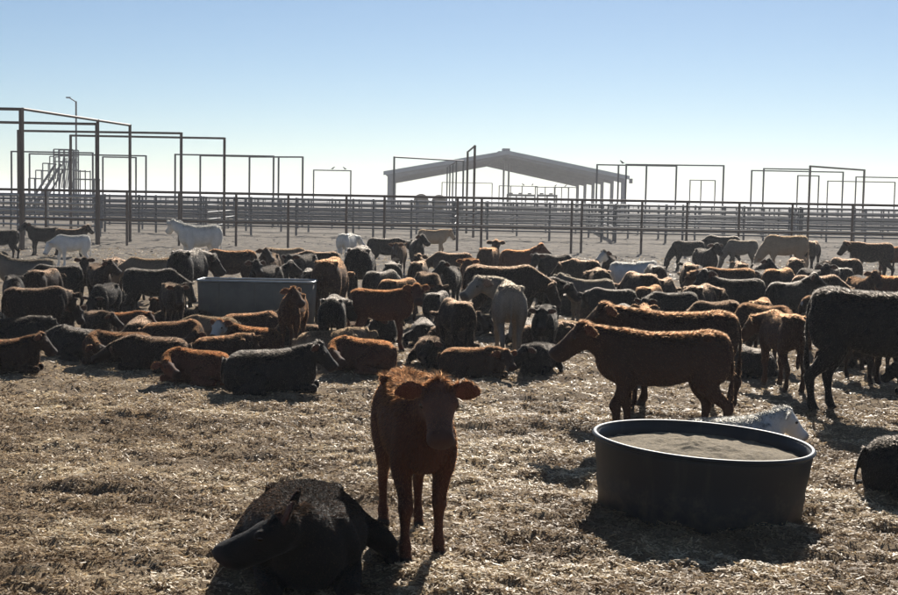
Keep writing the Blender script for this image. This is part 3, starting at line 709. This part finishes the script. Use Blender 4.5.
def mirrored(p):
    return dict(body=mirror_mesh(p['body']), coat=mirror_mesh(p['coat']), eyes=[(x, -y, z) for x, y, z in p['eyes']], top=p['top'], lying=p['lying'])

PROTO = {
    'fwd': build_calf('fwd', np_=20, hp=-52, nl=.33, stance=1),
    'high': build_calf('high', np_=42, hp=-40, nl=.36, hy=12, ny=6, stance=2),
    'low': build_calf('low', np_=-14, hp=-62, nl=.36, stance=2),
    'graze': build_calf('graze', np_=-48, hp=-70, nl=.50, stance=1),
    'turn': build_calf('turn', np_=30, ny=38, hy=82, hp=-36, nl=.36, stance=0),
    'back': build_calf('back', np_=22, ny=75, hy=120, hp=-32, nl=.36, stance=1, ctrl=(.44, .10, .78)),
    'lie': build_calf('lie', True, np_=32, hp=-44, nl=.27),
    'lieturn': build_calf('lieturn', True, np_=30, ny=45, hy=80, hp=-40, nl=.33),
    'lielow': build_calf('lielow', True, np_=-8, hp=-24, nl=.36),
    'curl': build_calf('curl', True, np_=-6, ny=80, hy=150, hp=-18, nl=.38, ctrl=(.46, .16, .30)),
}
PROTO['level'] = build_calf('level', np_=26, hp=-38, nl=.32, stance=1, headscale=1.08)
PROTO['look'] = build_calf('look', np_=40, ny=22, hy=50, hp=-34, nl=.34, stance=0)
PROTO['low2'] = build_calf('low2', np_=2, ny=24, hy=46, hp=-46, nl=.34, stance=0, fat=.92)
PROTO['lie2'] = build_calf('lie2', True, np_=12, ny=24, hy=52, hp=-34, nl=.28)
PROTO['hero'] = build_calf('hero', np_=30, ny=2, hy=-6, hp=-43, nl=.36, stance=2, hair=70000, hlen=.022, hw=.0019, voxel=.0105, ear_back=.02, ear_up=.02, fuzz=1.15, headscale=.99)
PROTO['doze'] = build_calf('doze', True, np_=20, ny=-23, hy=-97, hp=-30, nl=.24, ctrl=(.40, .0, .36), hair=70000, hlen=.013, hw=.0022, voxel=.0115, ear_back=.8, ear_up=1.0, ear_side=.5, ear_len=1.15, headscale=1.04, earw=.85, muz=1.12)
for k in ('turn', 'back', 'lieturn', 'curl', 'high', 'look', 'low2', 'lie2'): PROTO[k + '_m'] = mirrored(PROTO[k])

def hide_material(name, base, hair_c, face=None, belly=None, lower=None, mottled=None):
    res = []
    for coat in (False, True):
        mt, nt, nd, lk = new_mat(name + ('_coat' if coat else '_hide'))
        out = N(nd, 'ShaderNodeOutputMaterial'); tc = N(nd, 'ShaderNodeTexCoord'); nz = N(nd, 'ShaderNodeTexNoise', Scale=7, Detail=6, Roughness=.65); lk.new(tc.outputs['Object'], nz.inputs['Vector'])
        def A(n): return N(nd, 'ShaderNodeAttribute', attribute_name=n).outputs['Fac']
        c0 = base
        c = mixc(nt, nz.outputs[0], tuple(v * .62 for v in c0), tuple(min(v * 1.38, .85) for v in c0))
        if coat: c = mixc(nt, A('tone'), c, tuple(min(v * 1.3, .85) for v in c0))
        oi = N(nd, 'ShaderNodeObjectInfo'); rv = N(nd, 'ShaderNodeMapRange'); rv.inputs[3].default_value = .65; rv.inputs[4].default_value = 1.45; lk.new(oi.outputs['Random'], rv.inputs[0])
        hsv = N(nd, 'ShaderNodeHueSaturation'); lk.new(c, hsv.inputs['Color']); lk.new(rv.outputs[0], hsv.inputs['Value']); c = hsv.outputs[0]
        if mottled:
            n5 = N(nd, 'ShaderNodeTexNoise', Scale=2.6, Detail=2); lk.new(tc.outputs['Object'], n5.inputs['Vector'])
            rr = N(nd, 'ShaderNodeValToRGB'); rr.color_ramp.elements[0].position = .5; rr.color_ramp.elements[1].position = .54; lk.new(n5.outputs[0], rr.inputs[0]); c = mixc(nt, rr.outputs[0], c, mottled)
        if face: c = mixc(nt, A('face'), c, face)
        if belly: c = mixc(nt, A('belly'), c, belly)
        if lower: c = mixc(nt, A('lower'), c, lower)
        pink = tuple(.72 * v + .28 * w for v, w in zip(base, (.30, .12, .09)))
        c = mixc(nt, A('inner'), c, pink) if not coat else c
        if not coat:
            c = mixc(nt, A('muzzle'), c, tuple(.45 * v + w for v, w in zip(base, (.02, .014, .013)))); c = mixc(nt, A('hoof'), c, (.035, .03, .026))
            p = N(nd, 'ShaderNodeBsdfPrincipled', Roughness=.75); p.inputs['Specular IOR Level'].default_value = .12; p.inputs['Sheen Weight'].default_value = .04; p.inputs['Sheen Roughness'].default_value = .5
            lk.new(c, p.inputs['Base Color']); bp = N(nd, 'ShaderNodeBump', Strength=.35, Distance=.01)
            n4 = N(nd, 'ShaderNodeTexNoise', Scale=60, Detail=4); lk.new(tc.outputs['Object'], n4.inputs['Vector']); lk.new(n4.outputs[0], bp.inputs['Height']); lk.new(bp.outputs[0], p.inputs['Normal'])
            lk.new(p.outputs[0], out.inputs[0])
        else:
            # hair: dark sides; sun rim worked into paler, more light-passing top-line strands
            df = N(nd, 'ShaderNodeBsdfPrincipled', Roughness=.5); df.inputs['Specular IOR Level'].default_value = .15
            tr = N(nd, 'ShaderNodeBsdfRefraction', Roughness=.88, IOR=1.9); hc = mixc(nt, A('tone'), tuple(v * .75 for v in hair_c), hair_c); dorsal_rim = A('dorsal_rim')
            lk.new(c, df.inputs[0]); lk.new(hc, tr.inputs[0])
            k = N(nd, 'ShaderNodeMapRange'); k.inputs[3].default_value = .48; k.inputs[4].default_value = .80; lk.new(dorsal_rim, k.inputs[0])
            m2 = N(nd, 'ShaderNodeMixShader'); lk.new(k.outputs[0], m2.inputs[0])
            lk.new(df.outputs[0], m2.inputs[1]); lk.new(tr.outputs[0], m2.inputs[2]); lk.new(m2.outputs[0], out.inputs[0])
        res.append(mt)
    return res
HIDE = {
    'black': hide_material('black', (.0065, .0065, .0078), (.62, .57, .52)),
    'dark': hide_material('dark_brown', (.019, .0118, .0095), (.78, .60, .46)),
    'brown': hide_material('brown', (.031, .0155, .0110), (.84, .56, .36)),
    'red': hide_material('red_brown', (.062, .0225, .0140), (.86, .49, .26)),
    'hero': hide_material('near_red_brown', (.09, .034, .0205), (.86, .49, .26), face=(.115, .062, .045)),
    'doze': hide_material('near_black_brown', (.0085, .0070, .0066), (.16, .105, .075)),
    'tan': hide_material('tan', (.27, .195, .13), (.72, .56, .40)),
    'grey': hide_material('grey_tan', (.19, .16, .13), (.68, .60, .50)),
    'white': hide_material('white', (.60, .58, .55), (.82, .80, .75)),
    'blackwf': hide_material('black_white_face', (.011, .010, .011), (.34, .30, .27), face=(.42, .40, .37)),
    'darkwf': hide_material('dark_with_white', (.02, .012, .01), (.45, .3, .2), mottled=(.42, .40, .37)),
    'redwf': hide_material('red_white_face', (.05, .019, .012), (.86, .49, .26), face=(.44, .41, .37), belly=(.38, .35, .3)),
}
mt, nt, nd, lk = new_mat('wet_eye'); out = N(nd, 'ShaderNodeOutputMaterial'); p = N(nd, 'ShaderNodeBsdfPrincipled', Roughness=.08); p.inputs['Base Color'].default_value = (.008, .006, .005, 1); lk.new(p.outputs[0], out.inputs[0]); M['eye'] = mt
_s = Soup(); _s.ball((0, 0, 0), 1.0, 10); EYE = np_mesh('eye', np.concatenate(_s.V), _s.F, _s.S, True); EYE.materials.append(M['eye'])

def put_calf(x, y, s, yaw, pose, hide, label, name='calf', group=None, eyes=True):
    p = PROTO[pose]
    o = bpy.data.objects.new(name, p['body']); col.objects.link(o)
    o.location = (x, y, float(ground_z(x, y)) - .004); o.rotation_euler.z = R(yaw); rr_ = random.Random(int(abs(x) * 977 + y * 131)); near_ = pose in ('hero', 'doze')
    o.scale = ((s, s * .90, s) if pose == 'hero' else (s, s * 1.06, s * .80)) if near_ else (s * (1.06 if pose == 'level' else rr_.uniform(.88, .98)), s * rr_.uniform(.86, 1.04), s)
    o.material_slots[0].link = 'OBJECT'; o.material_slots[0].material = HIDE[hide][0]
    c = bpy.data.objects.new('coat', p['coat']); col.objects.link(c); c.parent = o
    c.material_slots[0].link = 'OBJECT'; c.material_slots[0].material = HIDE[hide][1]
    if eyes:
        for e_ in p['eyes']:
            k = bpy.data.objects.new('eye', EYE); col.objects.link(k); k.parent = o; k.location = e_; k.scale = (.0155, .0155, .0155)
    tag(o, label, 'cow' if name == 'cow' else 'calf', group or 'cattle in the pen')
    return o

# photo column of the trunk's middle, photo row of its back, size, heading (0 = right, 90 = away), pose, hide, name, label
HERD = [
 # far left
 (2, 231, 1.0, 185, 'low', 'black', 'cow', 'black cow cut by the frame edge beside another black cow at the fence'),
 (44, 226.5, 1.05, 182, 'fwd', 'black', 'cow', 'black cow standing side-on before the galvanised rails'),
 (71, 229, 1.0, 20, 'fwd', 'dark', 'calf', 'dark brown calf half hidden behind the grey-white calf'),
 (72, 234.5, 1.0, 215, 'low', 'white', 'calf', 'grey-white calf with lowered head beside the black cows at the fence'),
 (200, 223, 1.28, 215, 'turn_m', 'white', 'cow', 'big white shaggy cow looking over the herd'),
 (27, 258.5, .98, 200, 'fwd', 'grey', 'calf', 'grey-tan calf with a pale back behind the black calf with lowered head'),
 (57, 264, .90, 172, 'low', 'black', 'calf', 'black calf with lowered head beside the brown calf with spread ears'),
 (91, 262, .86, 268, 'high', 'dark', 'calf', 'dark brown calf facing the viewer with both ears spread'),
 (113, 257.5, .95, 95, 'low', 'dark', 'calf', 'dark brown calf turned away behind the calf with spread ears'),
 (150, 256, 1.0, 178, 'low', 'tan', 'calf', 'tan-brown calf behind the long black calf'),
 (152, 267, .90, -4, 'low', 'black', 'calf', 'long black calf standing side-on with its nose towards the grey trough'),
 (189, 247.5, 1.12, 80, 'low', 'black', 'cow', 'black cow turned away below the big white cow'),
 (231, 250, 1.06, 176, 'low', 'brown', 'cow', 'brown cow with a pale back standing behind the grey trough'),
 (268, 251, 1.0, 262, 'fwd', 'dark', 'calf', 'dark brown calf eating over the grey trough from behind'),
 (286, 248, 1.05, 20, 'graze', 'tan', 'calf', 'tan calf bending down behind the grey trough'),
 (303, 254, 1.0, 250, 'fwd', 'black', 'calf', 'black calf at the far corner of the grey trough'),
 (320, 251, 1.0, 150, 'low', 'dark', 'calf', 'dark brown calf behind the trough corner looking left'),
 (347, 233.5, 1.05, 75, 'low', 'white', 'cow', 'white cow turned away with only its rump showing over the herd'),
 (331, 258, 1.08, 85, 'low', 'brown', 'calf', 'brown calf seen from behind at the end of the grey trough'),
 (361, 245, 1.2, 88, 'low', 'black', 'cow', 'tall black cow seen from behind beside the trough end'),
 (386, 238, 1.05, 20, 'low', 'black', 'calf', 'black calf behind the white-faced calf'),
 (399, 243, 1.0, 265, 'fwd', 'darkwf', 'calf', 'dark calf splashed with white facing the viewer in the crowd'),
 (417, 240, 1.05, 275, 'fwd', 'black', 'calf', 'black calf facing the viewer in front of the tan cow'),
 (433, 229.5, 1.02, 3, 'fwd', 'tan', 'cow', 'pale tan cow standing side-on alone at the pipe fence'),
 (392, 262, .92, 95, 'low', 'black', 'calf', 'black calf seen from behind below the white-splashed calf'),
 (419, 260, .92, 80, 'fwd', 'dark', 'calf', 'dark calf seen from behind next to the red-brown calf head'),
 (451, 266, .9, 262, 'fwd', 'black', 'calf', 'black calf facing the viewer left of the big dark cow'),
 (503, 262, 1.08, 4, 'low', 'dark', 'cow', 'big dark brown cow standing side-on behind the grey-tan calf'),
 (490, 246, 1.05, 70, 'high', 'brown', 'calf', 'brown calf turned away with a lit crest behind the big dark cow'),
 (520, 248, 1.05, 30, 'fwd', 'red', 'calf', 'red-brown calf side-on behind the big dark cow'),
 (555, 254, 1.0, 225, 'fwd', 'black', 'calf', 'black calf side-on between the big dark cow and the fence posts'),
 (583, 259, 1.0, 120, 'low', 'dark', 'calf', 'dark calf turned away behind the calf with a single spread ear'),
 (610, 255, 1.0, 260, 'fwd', 'blackwf', 'calf', 'black calf with a white face beside the white calf'),
 (630, 260, .95, 20, 'fwd', 'white', 'calf', 'white calf behind the white-faced black calf'),
 (590, 278, .86, 200, 'turn_m', 'grey', 'calf', 'grey-tan calf looking at the viewer with an ear spread'),
 (612, 288, .82, 150, 'low', 'black', 'calf', 'black calf side-on behind the two brown calves'),
 (650, 284, .86, 60, 'low', 'brown', 'calf', 'brown calf with a lit rump beyond the two brown calves'),
 (672, 293, .84, 195, 'low', 'black', 'calf', 'black calf with a dark back right behind the two brown calves'),
 # far right
 (688, 240, 1.05, 190, 'graze', 'black', 'cow', 'black cow grazing towards the left at the far side of the herd'),
 (722, 235, 1.1, 150, 'low', 'black', 'cow', 'black cow turned half away behind the calf with pale-rimmed ears'),
 (706, 249, 1.0, 283, 'high', 'black', 'calf', 'black calf facing the viewer before two black cows'),
 (742, 239.5, 1.05, 170, 'graze', 'grey', 'cow', 'grey cow partly hidden by the tan cow'),
 (786, 235.5, 1.2, 178, 'graze', 'tan', 'cow', 'tan cow grazing side-on with a lit back'),
 (813, 241, 1.05, 60, 'low', 'dark', 'calf', 'dark calf standing at the tan cow hindquarters'),
 (825, 259, .78, 250, 'low', 'black', 'calf', 'small black calf in the gap right of the tan cow'),
 (872, 242, 1.1, 178, 'fwd', 'dark', 'cow', 'dark brown cow side-on near the pipe fence with a red calf before it'),
 (893, 247, 1.05, 185, 'low', 'red', 'calf', 'red-brown calf cut by the frame edge before the dark brown cow'),
 (727, 267, 1.0, 176, 'low', 'brown', 'cow', 'brown cow with a long lit back in the right-hand crowd'),
 (780, 268, 1.0, 50, 'low', 'brown', 'calf', 'brown calf facing right behind the long dark backs'),
 (735, 277, 1.0, 176, 'fwd', 'black', 'cow', 'black cow side-on in the middle of the right-hand crowd'),
 (790, 281, .95, 40, 'fwd', 'black', 'calf', 'black calf facing right beside the black cow'),
 (818, 276, .95, 20, 'low', 'dark', 'calf', 'dark brown calf behind the white-patched calf'),
 (861, 277, .92, 275, 'high', 'brown', 'calf', 'brown calf facing the viewer with ears spread over the big dark cow'),
 (888, 274, .98, 120, 'low', 'red', 'calf', 'red-brown calf behind the big dark cow at the frame edge'),
 (827, 295, .86, 30, 'low', 'darkwf', 'calf', 'dark calf with white patches beside the big dark cow'),
 # middle, standing
 (293, 291, .86, 266, 'fwd', 'red', 'calf', 'red-brown calf facing the viewer before the grey trough'),
 (382, 289, .95, 3, 'turn_m', 'red', 'calf', 'red-brown calf side-on with its head turned to the viewer'),
 (438, 292, .85, 70, 'low', 'black', 'calf', 'black calf turned away behind the red-brown calf head'),
 (509, 280, 1.0, 92, 'back', 'grey', 'calf', 'grey-tan calf seen from behind with its head turned left'),
 (677, 310, 1.0, 179, 'level', 'brown', 'calf', 'brown calf side-on behind its near twin beyond the black tank'),
 (663, 330, .96, 181, 'level', 'brown', 'calf', 'brown calf side-on directly behind the black tank'),
 (784, 313, .92, 97, 'low', 'brown', 'calf', 'slim brown calf seen from behind beside the big black cow'),
 (880, 284, 1.30, -24, 'low', 'black', 'cow', 'big black cow with its rump to the herd at the right edge'),
 # lying
 (3, 337, .88, 8, 'lie', 'brown', 'calf', 'brown calf lying with a pink ear at the left edge of the herd'),
 (12, 318, .95, 10, 'lie', 'black', 'calf', 'black calf lying behind the brown calf with the pink ear'),
 (45, 312, .95, 30, 'lieturn_m', 'dark', 'calf', 'dark calf lying under the standing black calf'),
 (78, 326, .95, 150, 'lielow', 'black', 'calf', 'black calf lying right of the brown calf with the pink ear'),
 (120, 331, .92, 200, 'curl', 'brown', 'calf', 'brown calf lying curled with a thick lit back'),
 (123, 311, .92, 20, 'lie', 'red', 'calf', 'red-brown calf lying below the long black calf'),
 (156, 336, .95, 188, 'lielow', 'dark', 'calf', 'dark brown calf lying with its nose to the curled brown calf'),
 (188, 307, .98, 175, 'lielow', 'dark', 'calf', 'dark brown calf lying in front of the trough left end'),
 (172, 322, .9, 15, 'curl_m', 'brown', 'calf', 'brown calf lying in the second row left of the trough'),
 (199, 350, .90, 172, 'curl', 'red', 'calf', 'red-brown calf lying beside the big black lying cow'),
 (222, 335, .9, 25, 'lie', 'brown', 'calf', 'brown calf lying with raised head behind the big black lying cow'),
 (213, 318, .85, 190, 'lielow', 'tan', 'calf', 'tan calf lying before the trough with only its back lit'),
 (250, 313, .92, 12, 'curl', 'brown', 'calf', 'brown calf lying against the trough side'),
 (253, 327, .9, 170, 'lieturn', 'redwf', 'calf', 'red-brown calf with a white face lying before the trough'),
 (270, 349, 1.02, 2, 'lie', 'black', 'cow', 'big black cow lying side-on in the front row'),
 (364, 340, .95, 165, 'curl', 'red', 'calf', 'red-brown calf lying under the standing red-brown calf'),
 (330, 329, .9, 20, 'lie', 'tan', 'calf', 'tan calf lying behind the head of the big black lying cow'),
 (424, 319, 1.0, 95, 'lielow', 'black', 'calf', 'black calf lying with its rump to the viewer'),
 (452, 322, .95, 40, 'lieturn', 'dark', 'calf', 'dark calf lying behind the tan-backed lying calf'),
 (472, 345, .82, -14, 'lie2_m', 'brown', 'calf', 'brown calf lying in the front row beyond the standing red-brown calf'),
 (540, 342, .92, 255, 'lie', 'black', 'calf', 'black calf lying under the nose of the brown calf'),
 (562, 320, .9, 160, 'lielow', 'tan', 'calf', 'tan calf lying behind the heads of the two brown calves'),
 (548, 322, .95, 20, 'lielow', 'dark', 'calf', 'dark calf lying right of the grey-tan calf'),
 (333, 296, .86, 92, 'low', 'black', 'calf', 'black calf seen from behind right of the trough'),
 (105, 283, .84, 262, 'low', 'black', 'calf', 'black calf facing the viewer behind the long black calf'),
 (36, 285, .84, 40, 'low', 'dark', 'calf', 'dark calf side-on behind the lying calves at the left'),
 (225, 303, .9, 200, 'lie', 'dark', 'calf', 'dark calf lying close to the trough front'),
 (715, 300, .86, 210, 'low', 'dark', 'calf', 'dark calf just behind the back of the farther brown calf'),
 (762, 295, .88, 70, 'low', 'brown', 'calf', 'brown calf between the crowd and the small dark rump'),
 (700, 284, .92, 60, 'low', 'dark', 'calf', 'dark calf facing right below the black cows of the crowd'),
 (640, 271, .98, 110, 'low', 'dark', 'calf', 'dark calf below the white calf in the crowd'),
 (300, 322, .9, 190, 'curl_m', 'dark', 'calf', 'dark calf lying under the red-brown calf at the trough'),
 (310, 268, .95, 100, 'low', 'black', 'calf', 'black calf turned away at the right end of the trough'),
 (452, 250, 1.0, 160, 'low', 'dark', 'calf', 'dark calf side-on right of the pale tan cow'),
 (545, 275, .92, 300, 'low', 'black', 'calf', 'black calf facing right beside the big dark cow'),
 (845, 258, 1.0, 110, 'low', 'dark', 'calf', 'dark calf side-on behind the brown calf with spread ears'),
 (456, 300, .82, 110, 'low', 'dark', 'calf', 'dark calf turned away between the black calf and the grey-tan calf'),
 (478, 314, .95, 245, 'lieturn', 'dark', 'calf', 'dark calf lying left of the grey-tan calf hooves'),
 (432, 337, .95, 280, 'lie', 'dark', 'calf', 'dark calf lying with its chest to the viewer left of the cream-backed calf'),
 (545, 302, .82, 262, 'fwd', 'black', 'calf', 'black calf facing the viewer behind the heads of the brown calves'),
 (527, 318, .95, 80, 'lielow', 'black', 'calf', 'black calf lying with its rump showing right of the grey-tan calf'),
 (750, 346, .95, 120, 'curl', 'black', 'calf', 'black calf lying in the gap behind the brown calf rumps'),
 (165, 300, .9, 250, 'lie', 'brown', 'calf', 'brown calf lying under the belly of the long black calf'),
 (98, 312, .92, 300, 'lie', 'dark', 'calf', 'dark calf lying with its chest turned to the viewer'),
 (140, 318, .9, 100, 'lielow', 'dark', 'calf', 'dark calf lying with its rump showing among brown calves'),
 (283, 312, .9, 270, 'lie', 'dark', 'calf', 'dark calf lying beside the red-brown calf at the trough'),
 (352, 322, .9, 265, 'lie', 'dark', 'calf', 'dark calf lying behind the big black lying cow nose'),
 (655, 262, .98, 95, 'low', 'black', 'calf', 'black calf seen from behind right of the white calf'),
 (690, 262, .98, 85, 'low', 'dark', 'calf', 'dark calf seen from behind below the black cows'),
 (760, 262, .98, 265, 'fwd', 'black', 'calf', 'black calf facing the viewer below the tan cow'),
 (795, 258, 1.0, 80, 'low', 'dark', 'calf', 'dark calf seen from behind below the tan cow rump'),
 (470, 258, .98, 265, 'fwd', 'red', 'calf', 'red-brown calf facing the viewer left of the lit crest'),
 (600, 268, .95, 90, 'low', 'dark', 'calf', 'dark calf seen from behind below the white-faced calf'),
 (935, 362, .9, 165, 'lie', 'black', 'calf', 'black calf lying under the belly of the big black cow'),
 (600, 300, .95, 20, 'lie', 'brown', 'calf', 'brown calf lying behind the crowd of standing black calves'),
]
KEEP = {i for i, h in enumerate(HERD) if h[7].startswith(('brown calf side-on', 'big black cow', 'brown calf lying with a pink', 'long black calf', 'pale tan cow', 'big dark brown cow', 'grey-tan calf seen'))}
_alt = {'low': ('low', 'low2', 'low2_m'), 'fwd': ('fwd', 'look', 'look_m'), 'lie': ('lie', 'lie2', 'lie2_m')}
HERD = [h if i in KEEP else h[:4] + (_alt.get(h[4], (h[4],) * 3)[(i * 7 + 3) % 3],) + h[5:] for i, h in enumerate(HERD)]
# place by the back line, then ease touching animals apart in depth (size follows, so the back line stays put)
def place(px, py, h):
    v = on_z(px, py, h); return v.x, v.y
HERD = [h if (i in KEEP or h[2] > 1.07) else h[:2] + (h[2] * .92,) + h[3:] for i, h in enumerate(HERD)]
st = []
for (px, py, s, yaw, pose, hide, name, label) in HERD:
    s *= .88 if PROTO[pose]['lying'] else 1.0
    x, y = place(px, py, PROTO[pose]['top'] * s); st.append([x, y, s])
def seg_of(i):
    x, y, s = st[i]; yaw = R(HERD[i][3]); pose = HERD[i][4]; ly = PROTO[pose]['lying']
    d = np.array([math.cos(yaw), math.sin(yaw)]); c = np.array([x, y]); a = -.30 * s; b_ = (.45 if ly else .50) * s
    if pose in ('fwd', 'level', 'graze', 'lielow', 'low', 'low2', 'low2_m'): b_ = .66 * s
    return c + d * a, c + d * b_, (.245 if ly else .175) * s
def seg_dist(p1, p2, p3, p4):
    best = 9
    for t in np.linspace(0, 1, 7):
        q_ = p1 + (p2 - p1) * t; d = p4 - p3; k = np.clip((q_ - p3).dot(d) / d.dot(d), 0, 1); best = min(best, np.linalg.norm(q_ - p3 - d * k))
    for t in np.linspace(0, 1, 7):
        q_ = p3 + (p4 - p3) * t; d = p2 - p1; k = np.clip((q_ - p1).dot(d) / d.dot(d), 0, 1); best = min(best, np.linalg.norm(q_ - p1 - d * k))
    return best
def shift(i, dy):
    px, py, s0, yaw, pose = HERD[i][:5]; s0 *= .88 if PROTO[pose]['lying'] else 1.0; y = st[i][1] + dy
    v = on_y(px, py, y); s = v.z / PROTO[pose]['top']
    s = min(max(s, .74 * min(s0, 1)), 1.3 * max(s0, 1)); st[i] = [v.x, y, s]
obst = [(np.array([x0 + .25, 16.9]), np.array([x1 - .25, 16.9]), .34), (np.array([tank_loc.x, tank_loc.y]), np.array([tank_loc.x + .01, tank_loc.y]), .62)]
for it in range(60):
    moved = 0
    for i in range(len(st)):
        for k in range(i):
            if abs(st[i][1] - st[k][1]) > 1.8 or abs(st[i][0] - st[k][0]) > 2.6: continue
            a = seg_of(i); b_ = seg_of(k); d = seg_dist(a[0], a[1], b_[0], b_[1]); need = a[2] + b_[2]
            if d < need:
                g = (need - d) * .3 + .01; f, n_ = (i, k) if st[i][1] > st[k][1] else (k, i); shift(f, g); shift(n_, -g * .7); moved += 1
        for (p3, p4, rr) in obst:
            a = seg_of(i); d = seg_dist(a[0], a[1], p3, p4)
            if d < a[2] + rr: shift(i, (.05 if st[i][1] > p3[1] else -.05)); moved += 1
    if not moved: break
LAND = [(265, 16.9, 'the grey trough'), (200, 31, 'the big white cow'), (505, 14, 'the grey-tan calf'), (385, 13.5, 'the side-on red-brown calf'), (675, 10.5, 'the two brown calves'), (880, 9.8, 'the big black cow'),
        (785, 35, 'the tan grazing cow'), (503, 18, 'the big dark cow'), (150, 19, 'the long black calf'), (20, 12.5, 'the calf with the pink ear'), (270, 11.7, 'the black lying cow'), (620, 25, 'the white-faced black calf'), (361, 21, 'the tall black rump'), (735, 17, 'the long dark backs'), (861, 19, 'the brown face with spread ears')]
HN = {'dark': 'dark brown', 'black': 'black', 'brown': 'brown'}
def crowd_label(x, y, yaw, pose, hide):
    ref = min(LAND, key=lambda l: math.hypot(X_at(l[0], l[1]) - x, .6 * (l[1] - y)))[2]
    how = 'lying' if PROTO[pose]['lying'] else 'standing'; way = 'turned away' if 0 < yaw % 360 < 180 else 'facing the viewer'
    return f'half-hidden {HN[hide]} calf {how} {way} near {ref}'
# more small calves wherever the crowd still leaves room
rf = random.Random(41); added = 0
for trial in range(900):
    if added >= 42: break
    lying_ = rf.random() < .42; px = rf.uniform(-5, 903); py = rf.uniform(262, 330) if not lying_ else rf.uniform(285, 340)
    s = rf.uniform(.74, .86); pose = rf.choice(['lie2', 'lielow', 'curl', 'lieturn', 'curl_m', 'lie2_m'] if lying_ else ['low', 'low2', 'low2_m', 'look', 'look_m', 'turn', 'fwd'])
    yaw = rf.choice([90, 270]) + rf.uniform(-38, 38); x, y = place(px, py, PROTO[pose]['top'] * s)
    if y < 12.2 or y > 27: continue
    if any(a_ < px < b2 and y < d_ for a_, b2, d_ in ((470, 540, 14.2), (330, 440, 14), (265, 325, 16.4), (545, 815, 13.2), (190, 345, 17.6))): continue
    hd_ = rf.choice(['dark', 'black', 'dark', 'brown', 'black']); HERD.append((px, py, s, yaw, pose, hd_, 'calf', crowd_label(x, y, yaw, pose, hd_))); st.append([x, y, s])
    a = seg_of(len(st) - 1); ok = True
    for k in range(len(st) - 1):
        if abs(st[k][1] - y) < 2 and abs(st[k][0] - x) < 2.6:
            b_ = seg_of(k)
            if seg_dist(a[0], a[1], b_[0], b_[1]) < a[2] + b_[2] - .02: ok = False; break
    if ok and any(seg_dist(a[0], a[1], p3, p4) < a[2] + rr for p3, p4, rr in obst): ok = False
    if not ok: HERD.pop(); st.pop()
    else: added += 1
for (px, py, s, yaw, pose, hide, name, label), (x, y, s2) in zip(HERD, st):
    put_calf(x, y, s2, yaw, pose, hide, label, name, 'half-hidden calves in the crowd' if label.startswith('half-hidden') else None, eyes=y < 22)

# the nearest animals
hx = on_z(428, 560, 0)
put_calf(hx.x - .085, hx.y + .30, 1.0, 281, 'hero', 'hero', 'red-brown calf standing alone on the straw facing the viewer', 'calf')
put_calf(-.635, 5.86, 1.07, 278, 'doze', 'doze', 'black-brown calf lying curled at the feet of the standing red-brown calf', 'calf')
put_calf(X_at(735, 8.5), 8.5, .78, 4, 'lie', 'white', 'white calf lying behind the black tank with its head showing', 'calf')
put_calf(X_at(935, 7.75), 7.75, .86, 2, 'lie', 'black', 'black calf lying at the right edge beside the black tank', 'calf')

# ------------------------------------------------------------------ dusty air
V, f_ = box_verts(-3300, 3300, -75, 4300, -1.2, 12.5)
me = bpy.data.meshes.new('haze'); me.from_pydata(V, [], f_); me.update()
mt, nt, nd, lk = new_mat('dusty_air'); out = N(nd, 'ShaderNodeOutputMaterial'); pv = N(nd, 'ShaderNodeVolumePrincipled')
pv.inputs['Color'].default_value = (.94, .96, 1.0, 1); pv.inputs['Density'].default_value = .0007; pv.inputs['Anisotropy'].default_value = .35
lk.new(pv.outputs[0], out.inputs['Volume'])
tag(link('haze', me, mt), 'pale dusty haze hanging over the pens', 'haze', kind='stuff')
